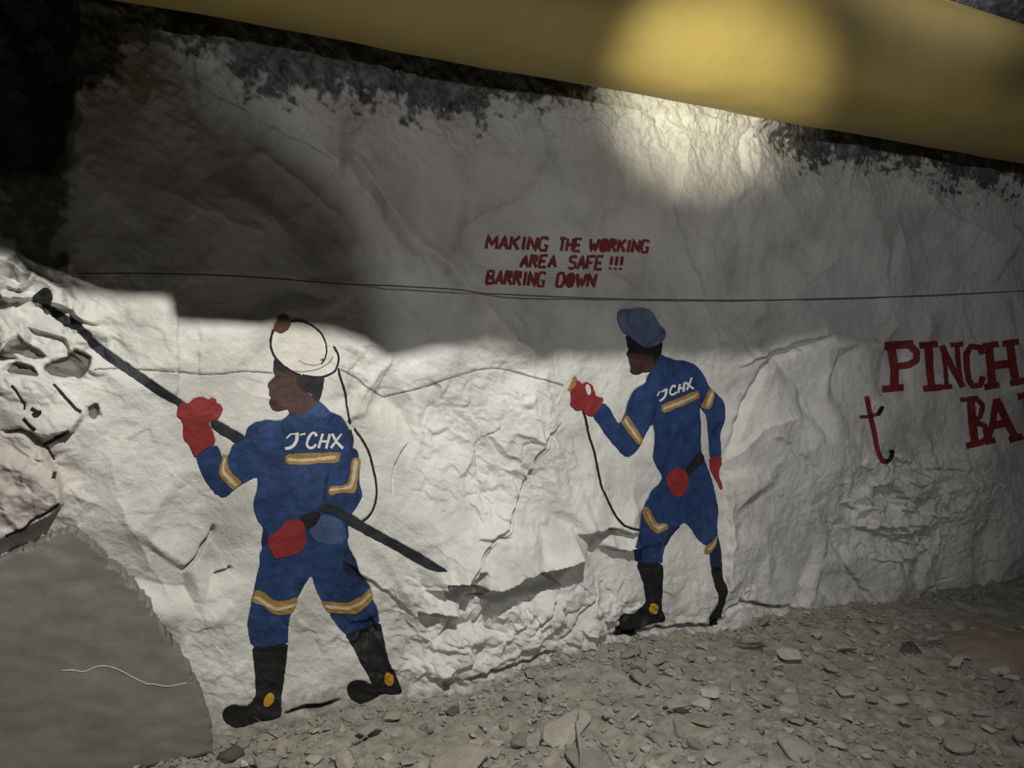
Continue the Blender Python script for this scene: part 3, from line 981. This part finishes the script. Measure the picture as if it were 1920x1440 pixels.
lamp = thing('painted_lamp', at(1072, 720), 'small ochre lamp with thin black cord painted in raised red glove of smaller figure', 'painted lamp')
P('lamp_head', [(1077, 705), (1082, 709), (1080, 718), (1075, 728), (1062, 735), (1066, 727), (1070, 718)], 'gold', lamp, 3)
PS('cord', [([(1093, 770), (1099, 788), (1103, 813), (1109, 831), (1114, 845), (1120, 878), (1127, 912), (1138, 935), (1153, 966), (1168, 984), (1184, 991), (1199, 993)], 3.8)], 'black', lamp, 1)

# ---- lettering
G = {
    'A': [[(0, 1), (.5, 0), (1, 1)], [(.2, .65), (.8, .65)]], 'B': [[(0, 0), (0, 1)], [(0, 0), (.8, .05), (.85, .4), (0, .48)], [(0, .48), (.95, .6), (.95, .93), (0, 1)]],
    'C': [[(1, .2), (.75, 0), (.25, 0), (0, .25), (0, .75), (.25, 1), (.75, 1), (1, .8)]], 'D': [[(0, 0), (0, 1)], [(0, 0), (.7, 0), (1, .3), (1, .7), (.7, 1), (0, 1)]],
    'E': [[(1, 0), (0, 0), (0, 1), (1, 1)], [(0, .5), (.8, .5)]], 'F': [[(1, 0), (0, 0), (0, 1)], [(0, .5), (.8, .5)]],
    'G': [[(1, .15), (.75, 0), (.25, 0), (0, .25), (0, .75), (.25, 1), (.9, 1), (.95, .6), (.6, .6)]], 'H': [[(0, 0), (0, 1)], [(1, 0), (1, 1)], [(0, .5), (1, .5)]],
    'I': [[(.5, 0), (.5, 1)]], 'K': [[(0, 0), (0, 1)], [(1, 0), (0, .55)], [(.3, .4), (1, 1)]], 'M': [[(0, 1), (.05, 0), (.5, .7), (.95, 0), (1, 1)]],
    'N': [[(0, 1), (0, 0), (1, 1), (1, 0)]], 'O': [[(.5, 0), (.15, .1), (0, .35), (0, .65), (.15, .9), (.5, 1), (.85, .9), (1, .65), (1, .35), (.85, .1), (.5, 0)]],
    'R': [[(0, 1), (0, 0), (.85, .05), (.9, .42), (0, .5)], [(.35, .5), (1, 1)]], 'S': [[(1, .12), (.6, 0), (.1, .1), (.05, .38), (.95, .6), (.95, .9), (.4, 1), (0, .88)]],
    'T': [[(0, 0), (1, 0)], [(.5, 0), (.5, 1)]], 'W': [[(0, 0), (.25, 1), (.5, .35), (.75, 1), (1, 0)]], '!': [[(.5, 0), (.5, .66)], [(.5, .86), (.5, 1)]],
}


def word(txt, x0, x1, yt0, yb0, yt1, yb1, w, slant=0.16, gap=0.36):
    ws = [{'I': 0.45, '!': 0.55, 'M': 1.25, 'W': 1.3}.get(c, 1.0) for c in txt]
    tot = sum(ws) + gap * (len(txt) - 1)
    k = (x1 - x0) / tot
    out = []
    x = 0.0
    for c, cw in zip(txt, ws):
        lt = []
        for s in G[c]:
            q = []
            for (a, b) in s:
                fx = (x + a * cw) * k
                t = fx / (x1 - x0)
                yt, yb = yt0 + (yt1 - yt0) * t, yb0 + (yb1 - yb0) * t
                q.append((x0 + fx + slant * (1 - b) * (yb - yt) - 2, yt + (yb - yt) * b))
            lt.append((q, w, 0))
        out.append(lt)
        x += cw + gap
    return out


slog = thing('painted_slogan', at(1065, 490), 'small three-line red slogan painted on the grey wall above the smaller figure', 'painted lettering')
LT(word('MAKING', 913, 1027, 442, 466, 446, 470, 5.3) + word('THE', 1049, 1089, 447, 470, 448, 471, 5.3) + word('WORKING', 1106, 1216, 448, 471, 451, 473, 5.3)
   + word('AREA', 978, 1043, 479, 501, 479, 501, 5.3) + word('SAFE', 1068, 1130, 480, 504, 481, 505, 5.3) + word('!!!', 1143, 1168, 481, 505, 481, 506, 5.5)
   + word('BARRING', 914, 1021, 507, 532, 511, 537, 5.3) + word('DOWN', 1045, 1116, 512, 537, 514, 538, 5.3), 'textred', slog, 0)

sign = thing('painted_words', at(1800, 740), 'large brick-red words in slab capitals at the right edge of the wall', 'painted lettering')


def bars(*a):
    return [(list(p), w, 0) for p, w in a]


LT([bars((((1670, 641), (1677, 690), (1677, 730)), 16), (((1659, 649), (1712, 645)), 15), (((1654, 730), (1694, 726)), 13), (((1705, 646), (1719, 660), (1718, 676), (1704, 684), (1684, 687)), 13)),
    bars((((1742, 646), (1743, 690), (1747, 727)), 14), (((1724, 648), (1758, 645)), 12), (((1731, 729), (1764, 726)), 12)),
    bars((((1767, 648), (1773, 690), (1775, 727)), 8), (((1766, 648), (1786, 690), (1806, 726)), 11), (((1794, 646), (1798, 690), (1803, 726)), 9), (((1764, 726), (1785, 725)), 9), (((1782, 647), (1806, 645)), 9)),
    bars((((1843, 664), (1836, 651), (1820, 650), (1812, 664), (1813, 690), (1816, 712), (1824, 724), (1838, 722), (1843, 706)), 11)),
    bars((((1854, 648), (1858, 690), (1860, 722)), 15), (((1842, 650), (1872, 645)), 12), (((1846, 726), (1874, 721)), 12), (((1894, 644), (1900, 690), (1906, 718)), 15), (((1880, 645), (1910, 640)), 12), (((1894, 719), (1928, 712)), 12), (((1858, 687), (1902, 680)), 15)),
    bars((((1820, 748), (1823, 790), (1828, 834)), 15), (((1801, 750), (1834, 746)), 9), (((1812, 836), (1842, 829)), 12), (((1830, 747), (1843, 760), (1838, 782), (1824, 790)), 9), (((1826, 790), (1846, 798), (1850, 820), (1838, 831)), 10)),
    bars((((1868, 748), (1862, 790), (1852, 826)), 12), (((1868, 748), (1886, 785), (1904, 822)), 14), (((1846, 829), (1866, 825)), 11), (((1892, 825), (1918, 818)), 12), (((1860, 798), (1892, 792)), 14)),
    bars((((1926, 740), (1930, 780), (1936, 816)), 14), (((1908, 744), (1950, 736)), 12), (((1924, 818), (1948, 812)), 11), (((1946, 738), (1962, 752), (1956, 774), (1934, 780)), 11), (((1944, 780), (1972, 810)), 12))],
   'textred', sign, 0)

hook = thing('painted_tool', at(1640, 800), 'red-brown painted hooked bar drawing with crosspiece below the large red words', 'painted bar')
PS('shaft', [([(1625, 743), (1632, 780), (1640, 815), (1646, 848), (1653, 863), (1662, 867)], 9), ([(1612, 782), (1630, 781), (1648, 776)], 6)], 'textred', hook, 0)
PS('tip', [([(1661, 867), (1670, 860), (1673, 844)], 8), ([(1646, 778), (1655, 762)], 8)], 'black', hook, 1, label='blackened ends of the painted bar')

# ---- painted marks at the left edge and thin drawn lines
pr = 'grey painted rocks at the left edge of the wall'
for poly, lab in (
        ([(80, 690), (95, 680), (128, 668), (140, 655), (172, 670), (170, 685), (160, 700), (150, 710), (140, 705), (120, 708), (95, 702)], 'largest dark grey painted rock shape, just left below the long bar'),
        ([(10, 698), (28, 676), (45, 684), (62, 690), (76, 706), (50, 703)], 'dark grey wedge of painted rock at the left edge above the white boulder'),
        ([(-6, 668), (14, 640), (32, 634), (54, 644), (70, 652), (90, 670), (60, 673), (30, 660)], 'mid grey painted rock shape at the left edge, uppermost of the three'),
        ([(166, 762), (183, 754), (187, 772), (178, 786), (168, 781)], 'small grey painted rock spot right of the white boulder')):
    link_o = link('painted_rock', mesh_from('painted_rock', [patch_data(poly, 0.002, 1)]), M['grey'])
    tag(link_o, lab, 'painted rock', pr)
pc = 'black painted cracks around the rocks at the left edge'
for strokes, lab in (
        ([([(100, 720), (112, 732), (121, 742), (132, 755), (142, 766), (152, 773)], [5, 6])], 'black dashed painted crack along the upper right of the white boulder'),
        ([([(22, 722), (32, 735), (40, 748), (48, 758), (46, 768)], 4)], 'thin dotted painted crack near the left edge on the white boulder'),
        ([([(58, 766), (70, 772), (78, 772), (66, 782), (62, 774)], 6)], 'small black painted knot in the middle of the white boulder'),
        ([([(82, 834), (95, 828), (112, 818), (130, 808)], 6)], 'black painted line under the right corner of the white boulder'),
        ([([(44, 785), (54, 797), (66, 807)], 5)], 'short black painted crack at the lower left of the white boulder'),
        ([([(88, 838), (97, 852), (102, 862)], 4)], 'thin black painted tick near the top right of the pinkish boulder'),
        ([([(104, 884), (102, 891), (100, 898)], 7)], 'short thick black painted tick at the right side of the pinkish boulder'),
        ([([(10, 1006), (28, 998), (48, 990), (60, 974), (80, 966), (96, 955), (112, 944)], 5)], 'black painted line along the underside of the pinkish boulder')):
    ds = [patch_data(stroke(s[0], s[1], 1), 0.002, 0) for s in strokes]
    tag(link('painted_crack', mesh_from('painted_crack', ds), M['black']), lab, 'painted line', pc)
for strokes, lab in (
        ([([(176, 692), (230, 690), (330, 696), (380, 702), (420, 700), (455, 695), (512, 699)], 2.6)], 'thin grey line drawn across the wall left of the helmet'),
        ([([(638, 692), (665, 706), (690, 727), (718, 744)], 2.2), ([(718, 744), (790, 727), (850, 706), (900, 692), (930, 689), (970, 698), (1020, 712), (1056, 722)], 2.6)], 'thin grey line drawn across the wall between the two figures')):
    ds = [patch_data(stroke(s[0], s[1], 1), 0.0017, 0) for s in strokes]
    tag(link('painted_line', mesh_from('painted_line', ds), M['linegrey']), lab, 'painted line')

# the paint film fills the rock under it
KS = H - SINK - DW
wm.vertices.foreach_set('co', np.stack([KS * NX + UU * DX, KS * NY + UU * DY, VV], -1).reshape(-1).astype(np.float32))
wm.update()

# ------------------------------------------------------------------ cable strung across the wall


def wall_pts(pts, off):
    out = []
    for q in dens(pts, 14, False):
        u, v = cast(*q)
        m = max(hs(u + a * 0.02, v + b * 0.02) for a in (-1, 0, 1) for b in (-1, 0, 1))
        out.append((u, v, m + off))
    # stretched, so it bridges the hollows
    hv = [p[2] for p in out]
    n = len(hv)
    hv2 = [max(hv[max(0, i - 6):i + 7]) for i in range(n)]
    hv3 = [sum(hv2[max(0, i - 6):i + 7]) / len(hv2[max(0, i - 6):i + 7]) for i in range(n)]
    return [uvh_world(p[0], p[1], h) for p, h in zip(out, hv3)]


wp = wall_pts(chaikin([(112, 516), (330, 513), (480, 521), (700, 537), (850, 545), (950, 556), (1180, 562), (1400, 564), (1650, 558), (1930, 545), (2040, 539)], 2, False), 0.006)
cab = link('cable', tube_mesh('cable', wp, 0.0030, 8), M_WIRE)
tag(cab, 'thin dark cable strung level across the wall just under the slogan', 'cable')

# ------------------------------------------------------------------ smooth grey bank at lower left
bank_poly = rag_edge(dens(chaikin([(-260, 1160), (-60, 1072), (18, 1041), (70, 1018), (132, 989), (152, 1003), (192, 1038), (205, 1058), (232, 1080), (252, 1104), (272, 1130), (300, 1172), (325, 1212), (350, 1250), (372, 1290), (386, 1322), (398, 1362), (400, 1420), (380, 1470), (-260, 1560)], 0), 4.0), 6)
bank_poly = [(x + random.uniform(-2.2, 2.2), y + random.uniform(-2.2, 2.2)) for x, y in bank_poly]
bv = [cast(*p) for p in bank_poly]
BU = np.array([p[0] for p in bv])
BV = np.array([p[1] for p in bv])


def bank_h(u, v):
    return max(0.035 + 0.06 * (1.0 - v), hs(u, v) + 0.018) + 0.010 * float(fbm(np.array([u * 2.5]), np.array([v * 2.5 + u]), 3)[0]) + 0.0035 * float(ridged(np.array([u * 6 + v * 3]), np.array([v * 14]), 2)[0])


def bank_mesh():
    # rebuild outline on the bank's own face so that it reads the same shape
    out = []
    for (x, y) in bank_poly:
        rx, ry, rz = ray(x, y)
        rn = rx * NX + ry * NY
        rd = rx * DX + ry * DY
        h = 0.2
        for _ in range(8):
            t = (h - DW) / rn
            u, v = t * rd, CAMZ + t * rz
            h = bank_h(u, v)
        out.append((u, max(v, -0.04)))
    q = [out[0]]
    for p in out[1:]:
        if math.hypot(p[0] - q[-1][0], p[1] - q[-1][1]) > 0.004:
            q.append(p)
    n = len(q)
    bx, by = np.array([p[0] for p in q]), np.array([p[1] for p in q])
    cx, cy = np.roll(bx, -1), np.roll(by, -1)
    gx, gy = np.meshgrid(np.arange(bx.min(), bx.max(), 0.016), np.arange(by.min(), by.max(), 0.016))
    gx, gy = gx.ravel(), gy.ravel()
    ins = np.zeros(gx.shape, bool)
    dmn = np.full(gx.shape, 9.0)
    for k in range(n):
        if by[k] != cy[k]:
            ins ^= ((by[k] > gy) != (cy[k] > gy)) & (gx < (cx[k] - bx[k]) * (gy - by[k]) / (cy[k] - by[k]) + bx[k])
        dx, dy = cx[k] - bx[k], cy[k] - by[k]
        t = np.clip(((gx - bx[k]) * dx + (gy - by[k]) * dy) / (dx * dx + dy * dy + 1e-12), 0, 1)
        dmn = np.minimum(dmn, np.hypot(gx - bx[k] - t * dx, gy - by[k] - t * dy))
    ok = ins & (dmn > 0.006)
    co = [Vector(p) for p in q] + [Vector((float(a), float(b))) for a, b in zip(gx[ok], gy[ok])]
    r = delaunay_2d_cdt(co, [(i, (i + 1) % n) for i in range(n)], [], 1, 1e-6)
    bm = bmesh.new()
    vv = [bm.verts.new(uvh_world(p.x, p.y, bank_h(p.x, p.y))) for p in r[0]]
    uvs = [(p.x, p.y) for p in r[0]]
    for f_ in r[2]:
        try:
            bm.faces.new([vv[i] for i in f_]).smooth = True
        except ValueError:
            pass
    loose = [v for v in bm.verts if not v.link_faces]
    bmesh.ops.delete(bm, geom=loose, context='VERTS')
    bed = [e_ for e_ in bm.edges if len(e_.link_faces) == 1]
    ex = bmesh.ops.extrude_edge_only(bm, edges=bed)
    for g in ex['geom']:
        if isinstance(g, bmesh.types.BMVert):
            # back onto the wall, slightly below its surface
            k = g.co.x * NX + g.co.y * NY + DW
            u = g.co.x * DX + g.co.y * DY
            hb = hs(u, g.co.z) - 0.02
            g.co += NV * (min(hb, k - 0.01) - k)
    bmesh.ops.recalc_face_normals(bm, faces=bm.faces)
    me = bpy.data.meshes.new('mud_bank')
    bm.to_mesh(me)
    bm.free()
    return me


bank = link('mud_bank', bank_mesh(), M_MUD)
glint = dens(chaikin([(115, 1257), (138, 1256), (155, 1260), (168, 1256), (178, 1250), (195, 1248), (215, 1252), (235, 1262), (247, 1269), (262, 1276), (276, 1283), (288, 1282), (302, 1286), (320, 1287), (350, 1280)], 1, False), 5, False)


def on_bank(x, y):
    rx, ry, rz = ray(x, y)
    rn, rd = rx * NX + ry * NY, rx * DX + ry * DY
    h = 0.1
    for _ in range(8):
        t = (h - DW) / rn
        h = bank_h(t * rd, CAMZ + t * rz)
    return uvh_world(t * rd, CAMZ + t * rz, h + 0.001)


vo = link('pale_glint', tube_mesh('pale_glint', [on_bank(*q) for q in glint], 0.0024, 6), M_PALE, bank)  # glint of light on the bank, built as a pale tube
vo['label'] = 'glint on the grey bank, modelled as a thin pale line'
tag(bank, 'smooth flat grey bank against the lower left of the wall', 'bank')

# ------------------------------------------------------------------ loose stones and gravel


def hull(seed, flat, n=16):
    r = random.Random(seed)
    bm = bmesh.new()
    for _ in range(n):
        while True:
            p = Vector((r.uniform(-1, 1), r.uniform(-1, 1), r.uniform(-1, 1)))
            if 0.55 < p.length < 1.0:
                break
        bm.verts.new((p.x, p.y * r.uniform(0.7, 1), p.z * flat))
    res = bmesh.ops.convex_hull(bm, input=bm.verts)
    bmesh.ops.delete(bm, geom=[g for g in res['geom_interior'] if isinstance(g, bmesh.types.BMVert)], context='VERTS')
    bmesh.ops.delete(bm, geom=[v for v in bm.verts if not v.link_faces], context='VERTS')
    bmesh.ops.bevel(bm, geom=bm.edges[:], offset=0.06, segments=1, affect='EDGES')
    bmesh.ops.recalc_face_normals(bm, faces=bm.faces)
    me = bpy.data.meshes.new('stone')
    bm.to_mesh(me)
    bm.free()
    return me


def floor_at(u, w):
    return float(floor_z(np.array([u]), np.array([w]))[0])


def floor_px(x, y):
    rx, ry, rz = ray(x, y)
    t = (0.02 - CAMZ) / rz
    X, Y = rx * t, ry * t
    return X * DX + Y * DY, X * NX + Y * NY + DW


def floor_world(u, w, z):
    return Vector(((w - DW) * NX + u * DX, (w - DW) * NY + u * DY, z))


SG = 'loose grey stones scattered on the gravel floor'
protos = []
for k in range(8):
    me = hull(100 + k, (0.30, 0.42, 0.35, 0.5)[k % 4])
    me.materials.append(M_STONE)
    protos.append(me)


def put_stone(u, w, s, me, label, group=None, rz=None):
    o = bpy.data.objects.new('stone', me)
    o.scale = (s, s * random.uniform(0.75, 1.0), s)
    o.rotation_euler = (random.uniform(-0.22, 0.22), random.uniform(-0.22, 0.22), random.uniform(0, 6.28) if rz is None else rz)
    zmin = -min(v.co.z for v in me.vertices) * s
    o.location = floor_world(u, w, floor_at(u, w) + zmin * 0.55)
    COL.objects.link(o)
    tag(o, label, 'stone', group)
    return o


taken = []
special = [((1000, 1322), 0.035, M_PALE, 'small pale pebble on the gravel floor below the smaller figure'),
           ((455, 1404), 0.030, M_PALE, 'small white pebble at the bottom left in front of the larger figure'),
           ((848, 1300), 0.055, M_DARK, 'dark stone at the foot of the wall right of the larger figure'),
           ((430, 1395), 0.070, M_DARK, 'dark wedge-shaped stone on the floor under the larger figure'),
           ((1490, 1398), 0.16, M_STONE, 'broad flat tan stone at the bottom of the gravel, centre right'),
           ((1060, 1350), 0.17, M_STONE, 'large flat grey slab of stone on the floor, bottom centre'),
           ((1110, 1405), 0.15, M_STONE, 'flat pale grey slab at the bottom edge below the smaller figure'),
           ((1715, 1190), 0.10, M_DARK, 'dark angular stone lying at the wall foot near the right edge'),
           ((860, 1395), 0.16, M_STONE, 'flat tan slab of stone at the bottom, right of the larger figure')]
for i, ((x, y), s, mt, lab) in enumerate(special):
    u, w = floor_px(x, y)
    w = max(w, s + 0.03)
    me = hull(300 + i, 0.24 if s > 0.12 else 0.55, 18)
    me.materials.append(mt)
    put_stone(u, w, s, me, lab)
    taken.append((u, w, s * 0.8))
cnt = 0
tries = 0
while cnt < 270 and tries < 6000:
    tries += 1
    x, y = random.uniform(380, 1960), random.uniform(1130, 1450)
    u, w = floor_px(x, y)
    s = random.choice((0.028, 0.035, 0.045, 0.055, 0.07, 0.09))
    if w < s + 0.02 or w > 2.4:
        continue
    if any(math.hypot(u - a, w - b) < (s + c) * 0.8 for a, b, c in taken):
        continue
    taken.append((u, w, s))
    put_stone(u, w, s, random.choice(protos), 'loose angular grey stone among many on the gravel floor', SG)
    cnt += 1

# fine gravel: nobody could count it
base = []
for k in range(5):
    me = hull(500 + k, 0.55, 10)
    v = np.array([tuple(a.co) for a in me.vertices])
    f_ = [tuple(p.vertices) for p in me.polygons]
    base.append((v, f_))
    bpy.data.meshes.remove(me)
GVv, GFf = [], []
off = 0
for k in range(4600):
    x, y = random.uniform(120, 1990), random.uniform(1120, 1470)
    u, w = floor_px(x, y)
    s = 0.007 + 0.018 * random.random() ** 2
    if k % 4 == 0:
        u, w = random.uniform(0.0, 5.3), 0.02 + abs(random.gauss(0, 0.12))
    if w < s or w > 3.2:
        continue
    v, fs = random.choice(base)
    a = random.uniform(0, 6.28)
    c_, s_ = math.cos(a), math.sin(a)
    lx = (v[:, 0] * c_ - v[:, 1] * s_) * s
    ly = (v[:, 0] * s_ + v[:, 1] * c_) * s
    lz = v[:, 2] * s * random.uniform(0.7, 1.3)
    b_ = floor_world(u, w, floor_at(u, w) + 0.25 * s)
    GVv.append(np.stack([lx + b_.x, ly + b_.y, lz + b_.z], -1))
    GFf += [tuple(i + off for i in t) for t in fs]
    off += len(v)
gm = bpy.data.meshes.new('gravel')
gm.from_pydata(np.concatenate(GVv).tolist(), [], GFf)
gm.update()
gravel = link('gravel', gm, M_FLOOR)
tag(gravel, 'fine broken grey gravel covering the floor along the wall', 'gravel', kind='stuff')

# low mound in brown at the right edge
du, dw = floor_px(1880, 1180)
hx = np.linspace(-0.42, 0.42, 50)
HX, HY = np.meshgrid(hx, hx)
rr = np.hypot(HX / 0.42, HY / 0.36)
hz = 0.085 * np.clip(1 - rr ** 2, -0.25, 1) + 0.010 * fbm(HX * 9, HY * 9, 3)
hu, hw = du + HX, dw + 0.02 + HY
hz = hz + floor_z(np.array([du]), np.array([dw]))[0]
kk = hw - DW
heap = link('brown_mound', grid_mesh('brown_mound', kk * NX + hu * DX, kk * NY + hu * DY, hz, True), M_BROWN)
tag(heap, 'low smooth brown mound on the floor at the right edge', 'dirt heap')

# ------------------------------------------------------------------ lamp bodies with added unseen plates, outlined to cast the wall's shadow edges


def added_gobo(name, lp, aim, dist_, pxs, side, label, cat):
    """lamp can plus an unseen hood whose edge follows the wanted shadow line"""
    f_ = (Vector(aim) - lp).normalized()
    r_ = f_.cross(Vector((0, 0, 1))).normalized()
    up = r_.cross(f_)
    edge = []
    for p in pxs:
        d = at(*p) - lp
        t = dist_ / d.dot(f_)
        q = d * t
        edge.append((q.dot(r_), q.dot(up)))
    if side == 'up':
        poly = edge + [(edge[-1][0], 0.55), (edge[0][0], 0.55)]
    else:
        poly = edge + [(-0.85, edge[-1][1]), (-0.85, 0.7), (edge[0][0], 0.7)]
    root = thing(name, lp - f_ * 0.12, label, cat)
    bm = bmesh.new()
    fr = [bm.verts.new(lp + f_ * dist_ + r_ * a + up * b) for a, b in poly]
    face = bm.faces.new(fr)
    e_ = bmesh.ops.extrude_face_region(bm, geom=[face])
    for g in e_['geom']:
        if isinstance(g, bmesh.types.BMVert):
            g.co += f_ * 0.004
    bmesh.ops.recalc_face_normals(bm, faces=bm.faces)
    me = bpy.data.meshes.new('added_gobo')
    bm.to_mesh(me)
    bm.free()
    link('added_gobo', me, M_STEEL, root)
    bm = bmesh.new()
    bmesh.ops.create_cone(bm, cap_ends=True, segments=24, radius1=0.07, radius2=0.05, depth=0.12)
    bmesh.ops.bevel(bm, geom=[e for e in bm.edges if abs(e.verts[0].co.z - e.verts[1].co.z) < 1e-4], offset=0.008, segments=2, affect='EDGES')
    mat = f_.to_track_quat('-Z', 'Y').to_matrix().to_4x4()
    bmesh.ops.transform(bm, matrix=Matrix.Translation(lp - f_ * 0.09) @ mat, verts=bm.verts)
    me = bpy.data.meshes.new('lamp_housing')
    bm.to_mesh(me)
    bm.free()
    link('lamp_housing', me, M_STEEL, root)


added_gobo('work_lamp_gobo', L1P, (0.0, 3.6, 1.6), 0.40,  # plate added out of view, cut to lay the wall's upper shadow edge
     [(-520, 440), (-60, 462), (20, 482), (62, 512), (120, 545), (220, 556), (316, 560), (326, 600), (420, 606), (520, 612), (620, 622), (680, 640), (730, 672), (760, 668), (830, 652), (905, 643), (960, 652), (1022, 682), (1050, 668), (1200, 667), (1350, 667), (1400, 672), (1440, 655), (1560, 628), (1620, 650), (1700, 655), (1780, 690), (1850, 672), (1920, 662), (2400, 660)],
     'up', 'unseen flood lamp with an added beam-shaping plate, under the roof above the viewer', 'lamp')
added_gobo('side_lamp_gobo', L2P, (1.7, 3.8, 2.0), 0.70,  # plate added out of view to shade the wall's upper left
     [(2600, 400), (1920, 235), (1440, 130), (1100, 70), (700, 0), (300, -60), (260, -70), (300, 92), (390, 172), (490, 235), (600, 318), (655, 395), (690, 480), (712, 560), (722, 640), (740, 800), (760, 1100), (780, 1420)],
     'left', 'unseen side lamp with an added beam-shaping plate, to the right behind the viewer', 'lamp')
